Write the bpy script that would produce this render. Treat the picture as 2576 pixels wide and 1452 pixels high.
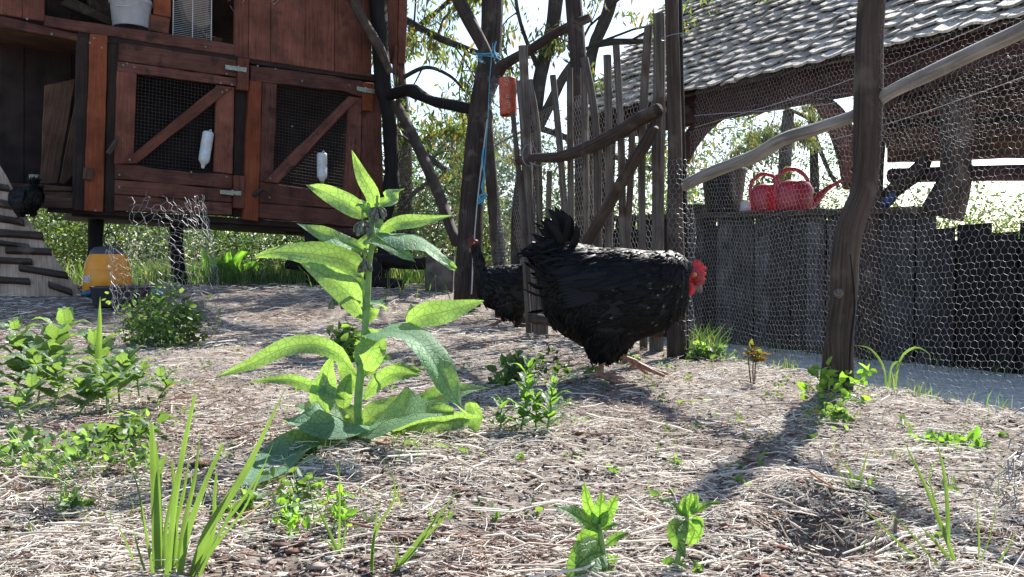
import bpy, math, random
import numpy as np
from mathutils import Vector, Matrix, noise
random.seed(7); rng = np.random.default_rng(7)
C = bpy.context.scene
for o in list(bpy.data.objects): bpy.data.objects.remove(o)
col = C.collection
R = math.radians
# ---------------------------------------------------------------- camera, sky, sun, exposure
F = 2143.0; CAMZ = 0.32; PITCH = math.atan(66/F)
cam = bpy.data.objects.new('camera', bpy.data.cameras.new('camera')); col.objects.link(cam)
cam.data.sensor_width = 36; cam.data.lens = F/2576*36
cam.location = (0, 0, CAMZ); cam.rotation_euler = (R(90)-PITCH, 0, 0)
cam.data.clip_start = 0.02; cam.data.clip_end = 2000
C.camera = cam
SUN_EL = 40.5; SUN_AZ = math.atan2(.54, .84)
w = bpy.data.worlds.new('World'); C.world = w; w.use_nodes = True
nt = w.node_tree; bg = nt.nodes['Background']
sk = nt.nodes.new('ShaderNodeTexSky'); sk.sky_type = 'NISHITA'; sk.sun_disc = False
sk.sun_elevation = R(SUN_EL); sk.sun_rotation = SUN_AZ; sk.altitude = 100; sk.air_density = 1.0; sk.dust_density = 1.0; sk.ozone_density = 1.2
nt.links.new(sk.outputs[0], bg.inputs[0]); bg.inputs[1].default_value = 0.095
sl = bpy.data.lights.new('sun', 'SUN'); sl.energy = 5.0; sl.angle = R(0.5); sl.color = (1, .96, .9)
so = bpy.data.objects.new('sun', sl); col.objects.link(so)
sdir = Vector((math.sin(SUN_AZ)*math.cos(R(SUN_EL)), math.cos(SUN_AZ)*math.cos(R(SUN_EL)), math.sin(R(SUN_EL))))
so.rotation_euler = sdir.to_track_quat('Z', 'Y').to_euler(); so.location = (3, 5, 6)
C.view_settings.view_transform = 'Standard'; C.view_settings.look = 'None'
C.view_settings.exposure = 1.4; C.view_settings.gamma = 1; C.view_settings.use_curve_mapping = False
C.render.engine = 'CYCLES'
C.cycles.max_bounces = 8; C.cycles.transmission_bounces = 5; C.cycles.transparent_max_bounces = 8

# ---------------------------------------------------------------- helpers: where a sight line meets a surface
def ray(px, py):
    u = (px-1288)/F; v = -(py-726)/F; ca, sa = math.cos(PITCH), math.sin(PITCH)
    return Vector((u, ca+v*sa, -sa+v*ca))
CO = Vector((0, 0, CAMZ))
def P(px, py, d, e=0.0):
    d = d+e; r = ray(px, py); return CO + r*(d/r.y)
def sm(x, a, b):
    t = min(1, max(0, (x-a)/(b-a))); return t*t*(3-2*t)
def fsd(x, y):
    return max((x-.55)*.945+(y-2.87)*.327, (x-.55)*.87+(y-2.87)*.5)
PIT = (.372, 1.0)
def gz0(x, y):
    z = .15*sm(y-.25*x, 4.2, 5.6)*(1-sm(x, .2, 1.2)) - .9*sm(y, 7, 14)
    z += -.25*sm(fsd(x, y), .1, .5)*sm(x, .35, .85)*(1-sm(y, 8, 12))
    dx, dy = x-PIT[0], y-PIT[1]
    z += -.055*math.exp(-((dx/.05)**2+(dy/.06)**2)) + .022*math.exp(-(((dx-.03)/.07)**2+((dy-.14)/.05)**2))
    z += .02*math.exp(-(((x+.28)/.25)**2+((y-1.5)/.18)**2))
    return z
def onpath(x, y): return fsd(x, y) > .45 and x > .6
def gz(x, y):
    z = gz0(x, y)
    if y < 9 and not onpath(x, y):
        z += .010*noise.noise(Vector((x*9, y*9, 0))) + .006*noise.noise(Vector((x*26, y*26, 3))) + .0035*noise.noise(Vector((x*70, y*70, 7)))
    return z
def G(px, py):
    r = ray(px, py); t = .3
    for i in range(4000):
        p = CO + r*t
        if p.z <= gz0(p.x, p.y): break
        t += .006*(1+t*.3)
    p.z = gz(p.x, p.y); return p
def plane_hit(px, py, p0, n):
    r = ray(px, py); t = (p0-CO).dot(n)/r.dot(n); return CO + r*t

# ---------------------------------------------------------------- helpers: meshes
def catmull(pts, rad, sub):
    if sub <= 1 or len(pts) < 3: return [Vector(p) for p in pts], list(rad)
    P_ = [Vector(p) for p in pts]; out = []; ro = []
    ext = [P_[0]*2-P_[1]]+P_+[P_[-1]*2-P_[-2]]
    for i in range(len(P_)-1):
        a, b, c, d = ext[i:i+4]
        for k in range(sub):
            t = k/sub
            out.append(.5*((2*b)+(c-a)*t+(2*a-5*b+4*c-d)*t*t+(3*b-a-3*c+d)*t**3)); ro.append(rad[i]*(1-t)+rad[i+1]*t)
    out.append(P_[-1]); ro.append(rad[-1]); return out, ro
ORG = {}
class MB:
    def __init__(s): s.v = []; s.f = []; s.uv = []; s.c = []
    def add(s, vs, fs, uv=None, c=None):
        n = len(s.v); s.v += [tuple(v) for v in vs]; s.f += [tuple(i+n for i in f) for f in fs]
        s.uv += list(uv) if uv is not None else [(0, 0)]*len(vs); s.c += [c or (1, 1, 1)]*len(vs)
    def tube(s, pts, rad, seg=8, sub=4, rough=0.0, cap=True, flat=1.0, c=None):
        if not hasattr(rad, '__len__'): rad = [rad]*len(pts)
        pts, rad = catmull(pts, rad, sub); vs = []; uv = []; fs = []; L = 0; sd = random.random()*50
        T0 = (pts[1]-pts[0]).normalized(); up = Vector((0, 1, 0)) if abs(T0.y) < .8 else Vector((1, 0, 0))
        A = T0.cross(up).normalized()
        for i, p in enumerate(pts):
            T = (pts[min(i+1, len(pts)-1)]-pts[max(i-1, 0)]).normalized()
            A = (A - T*A.dot(T)).normalized(); B = T.cross(A)
            if i: L += (p-pts[i-1]).length
            for k in range(seg+1):
                a = 2*math.pi*k/seg; kk = k % seg
                r = rad[i]
                if rough: r *= 1+rough*(noise.noise(Vector((math.cos(a)*2.2, math.sin(a)*2.2, sd+L*4)))*1.2+.6*noise.noise(Vector((kk*9.1, sd, L*1.5))))
                vs.append(p+A*math.cos(a)*r+B*math.sin(a)*r*flat); uv.append((L, a*rad[i]))
        n = seg+1
        for i in range(len(pts)-1):
            for k in range(seg): fs.append((i*n+k, i*n+k+1, (i+1)*n+k+1, (i+1)*n+k))
        if cap:
            for base in (0, (len(pts)-1)*n):
                i0 = len(vs); vs.append(pts[0] if base == 0 else pts[-1]); uv.append((0, 0))
                for k in range(seg): fs.append((i0, base+k, base+k+1))
        s.add(vs, fs, uv, c)
    def prism(s, poly, nrm, th, bev=.003, wob=0.0, c=None):
        """poly: outline in space facing nrm; the solid goes th behind it"""
        poly = [Vector(p) for p in poly]; nrm = Vector(nrm).normalized(); m = len(poly)
        long_ = max([(poly[(i+1) % m]-poly[i]) for i in range(m)], key=lambda e: e.length).normalized()
        if wob:
            out = []
            for i in range(m):
                a, b = poly[i], poly[(i+1) % m]; L = (b-a).length; k = max(1, min(14, int(L/.07)))
                side = (b-a).cross(nrm).normalized()
                for j in range(k):
                    q = a.lerp(b, j/k); out.append(q+side*(wob*noise.noise(q*7) if j else 0))
            poly = out; m = len(poly)
        E = [(poly[(i+1) % m]-poly[i]) for i in range(m)]
        cen = sum(poly, Vector())/m
        area = sum((poly[i]-cen).cross(poly[(i+1) % m]-cen).dot(nrm) for i in range(m))
        sg = 1 if area > 0 else -1
        inn = []
        for i in range(m):
            n1 = nrm.cross(E[i-1].normalized())*sg; n2 = nrm.cross(E[i].normalized())*sg
            b = (n1+n2); b = b/max(.3, b.length_squared)*2 if b.length > .1 else n1
            inn.append(poly[i]+b*bev)
        acr = nrm.cross(long_)
        fr = inn; md = [p-nrm*bev for p in poly]; bk = [p-nrm*th for p in poly]
        vs = []; uv = []; fs = []
        def q(face, sh):
            i0 = len(vs)
            for p in face: vs.append(p); uv.append((p.dot(long_), p.dot(acr)+p.dot(nrm)*sh))
            fs.append(tuple(range(i0, i0+len(face))))
        q(fr if sg > 0 else fr[::-1], 0); q(bk[::-1] if sg > 0 else bk, 0)
        for i in range(m):
            j = (i+1) % m
            a = [md[i], md[j], fr[j], fr[i]]; b = [bk[i], bk[j], md[j], md[i]]
            q(a if sg > 0 else a[::-1], 1); q(b if sg > 0 else b[::-1], 1)
        s.add(vs, fs, uv, c)
    def box(s, M, sx, sy, sz, c=None):
        vs = [M @ Vector((x*sx/2, y*sy/2, z*sz/2)) for x in (-1, 1) for y in (-1, 1) for z in (-1, 1)]
        fs = [(0, 1, 3, 2), (4, 6, 7, 5), (0, 4, 5, 1), (2, 3, 7, 6), (0, 2, 6, 4), (1, 5, 7, 3)]
        V = []; FF = []; U = []
        for f in fs:
            i0 = len(V)
            for k in f:
                x = (k >> 2 & 1)*sx; y = (k >> 1 & 1)*sy; z = (k & 1)*sz; V.append(vs[k]); U.append((x, y+z))
            FF.append(tuple(range(i0, i0+4)))
        s.add(V, FF, U, c)
    def lathe(s, prof, M, seg=20, c=None):
        vs = []; fs = []; uv = []; n = seg+1
        for i, (r, z) in enumerate(prof):
            for k in range(n):
                a = 2*math.pi*k/seg; vs.append(M @ Vector((r*math.cos(a), r*math.sin(a), z))); uv.append((z, a*r))
        for i in range(len(prof)-1):
            for k in range(seg): fs.append((i*n+k, i*n+k+1, (i+1)*n+k+1, (i+1)*n+k))
        s.add(vs, fs, uv, c)
    def build(s, name, mat, parent=None, smooth=False, org=None):
        o = org if org is not None else (ORG[parent.name] if parent else Vector((0, 0, 0)))
        me = bpy.data.meshes.new(name)
        me.from_pydata([(v[0]-o[0], v[1]-o[1], v[2]-o[2]) for v in s.v], [], s.f)
        ul = me.uv_layers.new(name='UVMap'); li = np.zeros(len(me.loops), dtype=np.int32); me.loops.foreach_get('vertex_index', li)
        ul.data.foreach_set('uv', np.array(s.uv, dtype=np.float32)[li].ravel())
        ca = me.color_attributes.new('Col', 'FLOAT_COLOR', 'POINT')
        ca.data.foreach_set('color', np.hstack([np.array(s.c, dtype=np.float32), np.ones((len(s.c), 1), dtype=np.float32)]).ravel())
        return link(name, me, mat, parent, smooth, o)
def link(name, me, mat, parent=None, smooth=False, o=None):
    if mat: me.materials.append(mat)
    if smooth: me.polygons.foreach_set('use_smooth', [True]*len(me.polygons))
    ob = bpy.data.objects.new(name, me); col.objects.link(ob)
    if parent: ob.parent = parent; ORG[ob.name] = ORG[parent.name]
    else:
        ob.location = o if o is not None else (0, 0, 0); ORG[ob.name] = Vector(ob.location)
    return ob
def fastmesh(name, V, Fq, mat, parent=None, colr=None, uv=None, smooth=False, o=None):
    V = np.asarray(V, dtype=np.float32); Fq = np.asarray(Fq, dtype=np.int32); k = Fq.shape[1]
    oo = ORG[parent.name] if parent else (o if o is not None else Vector((0, 0, 0)))
    V = V - np.array(oo, dtype=np.float32)
    me = bpy.data.meshes.new(name); me.vertices.add(len(V)); me.vertices.foreach_set('co', V.ravel())
    me.loops.add(Fq.size); me.loops.foreach_set('vertex_index', Fq.ravel())
    me.polygons.add(len(Fq)); me.polygons.foreach_set('loop_start', np.arange(0, Fq.size, k, dtype=np.int32))
    try: me.polygons.foreach_set('loop_total', np.full(len(Fq), k, dtype=np.int32))
    except Exception: pass
    me.update(calc_edges=True)
    if colr is not None:
        ca = me.color_attributes.new('Col', 'FLOAT_COLOR', 'POINT')
        ca.data.foreach_set('color', np.hstack([np.asarray(colr, dtype=np.float32), np.ones((len(V), 1), dtype=np.float32)]).ravel())
    if uv is not None:
        ul = me.uv_layers.new(name='UVMap'); ul.data.foreach_set('uv', np.asarray(uv, dtype=np.float32)[Fq.ravel()].ravel())
    return link(name, me, mat, parent, smooth, oo)
def prisms(P0, P1, r, k=3, r1=None):
    P0 = np.asarray(P0, float); P1 = np.asarray(P1, float); n = len(P0)
    r = np.broadcast_to(np.asarray(r, float), (n,)); r1 = r if r1 is None else np.broadcast_to(np.asarray(r1, float), (n,))
    T = P1-P0; T /= np.maximum(np.linalg.norm(T, axis=1, keepdims=True), 1e-9)
    up = np.where(np.abs(T[:, 2:3]) < .9, np.array([[0, 0, 1.]]), np.array([[1., 0, 0]]))
    A = np.cross(T, up); A /= np.maximum(np.linalg.norm(A, axis=1, keepdims=True), 1e-9); B = np.cross(T, A)
    V = np.zeros((n, 2*k, 3)); Fq = []
    for j in range(k):
        a = 2*math.pi*j/k+.5
        V[:, j] = P0+(A*math.cos(a)+B*math.sin(a))*r[:, None]; V[:, k+j] = P1+(A*math.cos(a)+B*math.sin(a))*r1[:, None]
    base = (np.arange(n)*2*k)[:, None]
    Fq = np.concatenate([base+np.array([[j, (j+1) % k, k+(j+1) % k, k+j]]) for j in range(k)])
    return V.reshape(-1, 3), Fq
def meta(o, label=None, cat=None, group=None, kind=None):
    if label: o['label'] = label
    if cat: o['category'] = cat
    if group: o['group'] = group
    if kind: o['kind'] = kind
    return o
def thing(name, label, cat, loc, group=None):
    o = bpy.data.objects.new(name, None); o.empty_display_size = .05; col.objects.link(o); o.location = loc; ORG[o.name] = Vector(loc)
    return meta(o, label, cat, group)

# ---------------------------------------------------------------- materials
def newmat(name):
    m = bpy.data.materials.new(name); m.use_nodes = True; n = m.node_tree; n.nodes.clear()
    out = n.nodes.new('ShaderNodeOutputMaterial'); return m, n, out
def nd(n, t, **k):
    x = n.nodes.new(t)
    for a, b in k.items(): setattr(x, a, b)
    return x
def ramp(n, fac, stops):
    r = nd(n, 'ShaderNodeValToRGB'); e = r.color_ramp.elements
    while len(e) < len(stops): e.new(.5)
    for i, (p, c) in enumerate(stops): e[i].position = p; e[i].color = (*c, 1)
    n.links.new(fac, r.inputs[0]); return r.outputs[0]
def wood(name, dark, light, rough=.8, grain=1.0, bump=.35, scale=1.0, spec=.2, patch=None, rvar=.45):
    m, n, out = newmat(name); L = n.links.new
    tc = nd(n, 'ShaderNodeTexCoord'); oi = nd(n, 'ShaderNodeObjectInfo')
    sp = nd(n, 'ShaderNodeSeparateXYZ'); L(tc.outputs['UV'], sp.inputs[0])
    cx = nd(n, 'ShaderNodeCombineXYZ')
    m1 = nd(n, 'ShaderNodeMath', operation='MULTIPLY'); m1.inputs[1].default_value = 5*scale; L(sp.outputs[0], m1.inputs[0])
    m2 = nd(n, 'ShaderNodeMath', operation='MULTIPLY'); m2.inputs[1].default_value = 130*scale; L(sp.outputs[1], m2.inputs[0])
    m3 = nd(n, 'ShaderNodeMath', operation='MULTIPLY'); m3.inputs[1].default_value = 37; L(oi.outputs['Random'], m3.inputs[0])
    L(m1.outputs[0], cx.inputs[0]); L(m2.outputs[0], cx.inputs[1]); L(m3.outputs[0], cx.inputs[2])
    n1 = nd(n, 'ShaderNodeTexNoise'); n1.inputs['Scale'].default_value = 1; n1.inputs['Detail'].default_value = 6; n1.inputs['Roughness'].default_value = .65; n1.inputs['Distortion'].default_value = .6
    L(cx.outputs[0], n1.inputs['Vector'])
    c1 = ramp(n, n1.outputs[0], [(.32, dark), (.68, light)])
    n2 = nd(n, 'ShaderNodeTexNoise'); n2.inputs['Scale'].default_value = 7; n2.inputs['Detail'].default_value = 4; L(tc.outputs['Object'], n2.inputs['Vector'])
    hs = nd(n, 'ShaderNodeHueSaturation'); L(c1, hs.inputs['Color'])
    mr = nd(n, 'ShaderNodeMapRange'); mr.inputs[1].default_value = .3; mr.inputs[2].default_value = .7; mr.inputs[3].default_value = .65; mr.inputs[4].default_value = 1.3; L(n2.outputs[0], mr.inputs[0])
    mo = nd(n, 'ShaderNodeMath', operation='MULTIPLY_ADD'); mo.inputs[1].default_value = rvar; mo.inputs[2].default_value = 1-rvar/2; L(oi.outputs['Random'], mo.inputs[0])
    mm = nd(n, 'ShaderNodeMath', operation='MULTIPLY'); L(mr.outputs[0], mm.inputs[0]); L(mo.outputs[0], mm.inputs[1]); L(mm.outputs[0], hs.inputs['Value'])
    colo = hs.outputs[0]
    if patch:
        n3 = nd(n, 'ShaderNodeTexNoise'); n3.inputs['Scale'].default_value = 11; n3.inputs['Detail'].default_value = 5; L(tc.outputs['Object'], n3.inputs['Vector'])
        mx = nd(n, 'ShaderNodeMix', data_type='RGBA'); f = ramp(n, n3.outputs[0], [(.55, (0, 0, 0)), (.68, (.8, .8, .8))]); L(f, mx.inputs[0]); L(colo, mx.inputs[6]); mx.inputs[7].default_value = (*patch, 1); colo = mx.outputs[2]
    b = nd(n, 'ShaderNodeBsdfPrincipled'); b.inputs['Roughness'].default_value = rough; b.inputs['Specular IOR Level'].default_value = spec
    L(colo, b.inputs['Base Color'])
    bp = nd(n, 'ShaderNodeBump'); bp.inputs['Strength'].default_value = bump; bp.inputs['Distance'].default_value = .004; L(n1.outputs[0], bp.inputs['Height']); L(bp.outputs[0], b.inputs['Normal'])
    L(b.outputs[0], out.inputs[0]); return m
def plain(name, c, rough=.6, metal=0, spec=.5, var=.15, sc=30, bump=0, trans=0, coat=0):
    m, n, out = newmat(name); L = n.links.new
    tc = nd(n, 'ShaderNodeTexCoord'); n1 = nd(n, 'ShaderNodeTexNoise'); n1.inputs['Scale'].default_value = sc; n1.inputs['Detail'].default_value = 5; L(tc.outputs['Object'], n1.inputs['Vector'])
    cc = ramp(n, n1.outputs[0], [(.3, tuple(x*(1-var*1.6) for x in c)), (.7, tuple(min(1, x*(1+var)) for x in c))])
    b = nd(n, 'ShaderNodeBsdfPrincipled'); b.inputs['Roughness'].default_value = rough; b.inputs['Metallic'].default_value = metal; b.inputs['Specular IOR Level'].default_value = spec
    b.inputs['Transmission Weight'].default_value = trans; L(cc, b.inputs['Base Color'])
    if bump:
        bp = nd(n, 'ShaderNodeBump'); bp.inputs['Strength'].default_value = bump; bp.inputs['Distance'].default_value = .003; L(n1.outputs[0], bp.inputs['Height']); L(bp.outputs[0], b.inputs['Normal'])
    L(b.outputs[0], out.inputs[0]); return m
def attrmat(name, rough=.7, spec=.3, transl=0.0, tcol=None, tmul=1.0, bump=0):
    m, n, out = newmat(name); L = n.links.new
    at = nd(n, 'ShaderNodeVertexColor', layer_name='Col'); b = nd(n, 'ShaderNodeBsdfPrincipled')
    b.inputs['Roughness'].default_value = rough; b.inputs['Specular IOR Level'].default_value = spec; L(at.outputs[0], b.inputs['Base Color'])
    if transl:
        t = nd(n, 'ShaderNodeBsdfTranslucent'); mu = nd(n, 'ShaderNodeMix', data_type='RGBA', blend_type='MULTIPLY'); mu.inputs[0].default_value = 1
        L(at.outputs[0], mu.inputs[6]); mu.inputs[7].default_value = (*tcol, 1); L(mu.outputs[2], t.inputs[0])
        mx = nd(n, 'ShaderNodeMixShader'); mx.inputs[0].default_value = transl; L(b.outputs[0], mx.inputs[1]); L(t.outputs[0], mx.inputs[2]); L(mx.outputs[0], out.inputs[0])
    else: L(b.outputs[0], out.inputs[0])
    return m
def leafmat(name, refl, trans, vs=75, tw=.5, rough=.5, spec=.4, vein=.45, midw=.0012):
    m, n, out = newmat(name); L = n.links.new
    tc = nd(n, 'ShaderNodeTexCoord')
    nz = nd(n, 'ShaderNodeTexNoise'); nz.inputs['Scale'].default_value = 60; L(tc.outputs['UV'], nz.inputs['Vector'])
    va = nd(n, 'ShaderNodeVectorMath', operation='MULTIPLY_ADD'); va.inputs[1].default_value = (.006, .006, 0); L(nz.outputs['Color'], va.inputs[0]); L(tc.outputs['UV'], va.inputs[2])
    vo = nd(n, 'ShaderNodeTexVoronoi', feature='DISTANCE_TO_EDGE', voronoi_dimensions='2D'); vo.inputs['Scale'].default_value = vs; L(va.outputs[0], vo.inputs['Vector'])
    f = ramp(n, vo.outputs['Distance'], [(0.0, (0, 0, 0)), (.11, (1, 1, 1))])
    sp = nd(n, 'ShaderNodeSeparateXYZ'); L(tc.outputs['UV'], sp.inputs[0])
    ab = nd(n, 'ShaderNodeMath', operation='ABSOLUTE'); L(sp.outputs[1], ab.inputs[0])
    # side veins: bands that run forward from the midrib
    sv = nd(n, 'ShaderNodeMath', operation='MULTIPLY_ADD'); sv.inputs[1].default_value = -.9; L(ab.outputs[0], sv.inputs[0]); L(sp.outputs[0], sv.inputs[2])
    sw = nd(n, 'ShaderNodeMath', operation='PINGPONG'); sw.inputs[1].default_value = .9/vs; L(sv.outputs[0], sw.inputs[0])
    s2 = nd(n, 'ShaderNodeMapRange'); s2.inputs[1].default_value = 0; s2.inputs[2].default_value = .07/vs; L(sw.outputs[0], s2.inputs[0])
    md = nd(n, 'ShaderNodeMapRange'); md.inputs[1].default_value = midw*.5; md.inputs[2].default_value = midw; L(ab.outputs[0], md.inputs[0])
    mn = nd(n, 'ShaderNodeMath', operation='MINIMUM'); L(f, mn.inputs[0]); L(md.outputs[0], mn.inputs[1])
    mn2 = nd(n, 'ShaderNodeMath', operation='MINIMUM'); L(mn.outputs[0], mn2.inputs[0]); L(s2.outputs[0], mn2.inputs[1])
    fac = nd(n, 'ShaderNodeMapRange'); fac.inputs[3].default_value = vein; fac.inputs[4].default_value = 1; L(mn2.outputs[0], fac.inputs[0])
    pz = nd(n, 'ShaderNodeTexNoise'); pz.inputs['Scale'].default_value = 14; pz.inputs['Detail'].default_value = 4; L(tc.outputs['Object'], pz.inputs['Vector'])
    pr = nd(n, 'ShaderNodeMapRange'); pr.inputs[1].default_value = .3; pr.inputs[2].default_value = .7; pr.inputs[3].default_value = .75; pr.inputs[4].default_value = 1.2; L(pz.outputs[0], pr.inputs[0])
    mf = nd(n, 'ShaderNodeMath', operation='MULTIPLY'); L(fac.outputs[0], mf.inputs[0]); L(pr.outputs[0], mf.inputs[1])
    def scaled(c):
        v = nd(n, 'ShaderNodeVectorMath', operation='SCALE'); v.inputs[0].default_value = c; L(mf.outputs[0], v.inputs['Scale']); return v.outputs[0]
    b = nd(n, 'ShaderNodeBsdfPrincipled'); b.inputs['Roughness'].default_value = rough; b.inputs['Specular IOR Level'].default_value = spec; L(scaled(refl), b.inputs['Base Color'])
    t = nd(n, 'ShaderNodeBsdfTranslucent'); L(scaled(trans), t.inputs[0])
    bp = nd(n, 'ShaderNodeBump'); bp.inputs['Strength'].default_value = .5; bp.inputs['Distance'].default_value = .0018; L(mn2.outputs[0], bp.inputs['Height']); L(bp.outputs[0], b.inputs['Normal'])
    mx = nd(n, 'ShaderNodeMixShader'); mx.inputs[0].default_value = tw; L(b.outputs[0], mx.inputs[1]); L(t.outputs[0], mx.inputs[2]); L(mx.outputs[0], out.inputs[0]); return m
M_red = wood('red_stained_wood', (.105, .037, .024), (.215, .080, .052), bump=.3, patch=(.085, .042, .03))
M_red2 = wood('dark_red_wood', (.080, .033, .024), (.18, .075, .055), bump=.3, patch=(.035, .02, .018))
M_orange = wood('orange_stained_wood', (.19, .048, .022), (.30, .085, .036), bump=.2, patch=(.17, .045, .024))
M_trim = wood('dark_trim_wood', (.02, .014, .012), (.05, .034, .028))
M_brown = wood('brown_board', (.05, .028, .02), (.12, .07, .05))
M_bark = wood('dark_peeled_wood', (.022, .015, .012), (.085, .062, .05), bump=.9, patch=(.13, .10, .08))
M_black = wood('black_timber', (.008, .007, .007), (.022, .019, .018), bump=.8)
M_tree = wood('tree_bark', (.035, .028, .024), (.10, .083, .07), bump=1.0, scale=.7, patch=(.12, .11, .095))
M_slat = wood('split_weathered_slat', (.05, .04, .034), (.17, .145, .125), bump=.8, patch=(.08, .04, .03))
M_grey = wood('pale_weathered_wood', (.16, .14, .125), (.42, .38, .34), bump=.8)
M_shing = wood('weathered_shingle', (.27, .235, .20), (.56, .51, .45), bump=.8, patch=(.20, .19, .14), rvar=.7)
M_wallb = wood('grey_dark_board', (.026, .024, .024), (.10, .094, .092), bump=.6, rvar=1.2, patch=(.03, .025, .022))
M_shred = wood('shed_red_beam', (.042, .021, .019), (.09, .044, .040))
M_ramp = wood('ramp_board', (.22, .15, .11), (.44, .33, .25), bump=.3)
M_galv = plain('galvanised_wire', (.24, .24, .25), rough=.45, metal=.5, var=.1)
M_galv2 = plain('dull_wire', (.35, .34, .33), rough=.5, metal=.5, var=.2)
M_dmesh = plain('dark_wire_mesh', (.10, .09, .085), rough=.6, metal=.3)
M_hinge = plain('zinc_hinge', (.35, .36, .30), rough=.5, metal=.5, var=.25, sc=60)
M_screw = plain('screw_head', (.20, .18, .16), rough=.4, metal=.8)
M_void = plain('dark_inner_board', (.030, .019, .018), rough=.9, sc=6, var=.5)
M_pl_w = plain('milky_plastic', (.62, .64, .66), rough=.3, var=.08, sc=40)
M_pl_clear = plain('cloudy_plastic', (.50, .52, .58), rough=.25, var=.06)
M_pl_y = plain('orange_yellow_plastic', (.80, .30, .01), rough=.4, var=.06)
M_pl_dark = plain('dark_grey_plastic', (.045, .047, .06), rough=.5, var=.2)
M_pl_blk = plain('black_plastic', (.015, .016, .018), rough=.4)
M_pl_blue = plain('blue_plastic', (.03, .10, .20), rough=.5)
M_pl_red = plain('red_plastic', (.34, .012, .03), rough=.35, var=.08, sc=12)
M_label = plain('paper_label', (.55, .5, .45), rough=.6, sc=120, var=.5)
M_tin = plain('orange_painted_tin', (.42, .07, .025), rough=.5, var=.25, sc=40, bump=.2)
M_white = plain('white_wire', (.6, .6, .58), rough=.4, var=.1)
M_rope = plain('blue_twine', (.06, .34, .50), rough=.7)
M_rope2 = plain('grey_cord', (.45, .46, .48), rough=.7)
M_straw = attrmat('straw', rough=.65, spec=.25, transl=.28, tcol=(1.25, 1.15, 1.0))
M_leafbg = attrmat('hedge_leaf', rough=.5, spec=.35, transl=.45, tcol=(1.35, 1.5, .6))
M_herb = attrmat('herb_leaf', rough=.5, spec=.35, transl=.5, tcol=(1.8, 1.9, .5))
M_grass = attrmat('grass_blade', rough=.45, spec=.4, transl=.45, tcol=(1.3, 1.6, .6))
M_comf = leafmat('comfrey_leaf', (.15, .28, .18), (.42, .68, .09), vs=95, vein=.62, spec=.25, rough=.62, tw=.42)
M_nettle = leafmat('nettle_leaf', (.12, .21, .10), (.30, .48, .08), vs=130, vein=.6, tw=.42)
M_mint = leafmat('mint_leaf', (.10, .20, .11), (.30, .56, .05), vs=120, vein=.45, spec=.5)
M_stem = plain('green_stem', (.16, .30, .08), rough=.5, sc=60, var=.2)
M_iris = leafmat('blade_leaf', (.09, .18, .05), (.22, .36, .05), vs=8, vein=.8, midw=.0005)
M_bud = plain('comfrey_bud', (.14, .16, .12), rough=.8, sc=200, var=.5, bump=.5)
M_feather = attrmat('black_feather', rough=.5, spec=.12)
M_hbody = plain('black_down', (.005, .005, .005), rough=.8)
M_comb = plain('red_comb', (.62, .02, .035), rough=.5, sc=120, var=.3, bump=.5)
M_face = plain('red_face_skin', (.34, .025, .03), rough=.6, sc=220, var=.5, bump=.6)
M_beak = plain('horn_beak', (.16, .13, .11), rough=.4)
M_eye = plain('eye', (.75, .32, .06), rough=.2)
M_leg = plain('scaly_shank', (.34, .17, .12), rough=.6, sc=180, var=.4, bump=.8)

# ---------------------------------------------------------------- ground
def axis(lo, hi, c, k, n):
    a = math.asinh((lo-c)/k); b = math.asinh((hi-c)/k); return [c+k*math.sinh(a+(b-a)*i/(n-1)) for i in range(n)]
xs = axis(-250, 250, .0, .9, 330); ys = axis(-250, 250, 1.2, .7, 380)
V = []
for y in ys:
    for x in xs: V.append((x, y, gz(x, y)))
nx = len(xs); ii = np.arange((len(ys)-1)*(nx-1)); r_ = ii//(nx-1); c_ = ii % (nx-1)
b0 = r_*nx+c_; FQ = np.stack([b0, b0+1, b0+nx+1, b0+nx], 1)
def soilmat():
    m, n, out = newmat('soil'); L = n.links.new
    tc = nd(n, 'ShaderNodeTexCoord'); n1 = nd(n, 'ShaderNodeTexNoise'); n1.inputs['Scale'].default_value = 38; n1.inputs['Detail'].default_value = 8; n1.inputs['Roughness'].default_value = .75; L(tc.outputs['Object'], n1.inputs['Vector'])
    n2 = nd(n, 'ShaderNodeTexNoise'); n2.inputs['Scale'].default_value = 3; n2.inputs['Detail'].default_value = 4; L(tc.outputs['Object'], n2.inputs['Vector'])
    c1 = ramp(n, n1.outputs[0], [(.3, (.07, .056, .05)), (.5, (.22, .195, .17)), (.72, (.46, .42, .38))])
    c2 = ramp(n, n2.outputs[0], [(.35, (1, .97, .95)), (.65, (.85, .79, .73))])
    mu = nd(n, 'ShaderNodeMix', data_type='RGBA', blend_type='MULTIPLY'); mu.inputs[0].default_value = 1; L(c1, mu.inputs[6]); L(c2, mu.inputs[7])
    b = nd(n, 'ShaderNodeBsdfPrincipled'); b.inputs['Roughness'].default_value = .95; b.inputs['Specular IOR Level'].default_value = .1; L(mu.outputs[2], b.inputs['Base Color'])
    bp = nd(n, 'ShaderNodeBump'); bp.inputs['Strength'].default_value = .9; bp.inputs['Distance'].default_value = .008; L(n1.outputs[0], bp.inputs['Height']); L(bp.outputs[0], b.inputs['Normal'])
    L(b.outputs[0], out.inputs[0]); return m
meta(fastmesh('ground', V, FQ, soilmat(), smooth=True), kind='structure')
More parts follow.
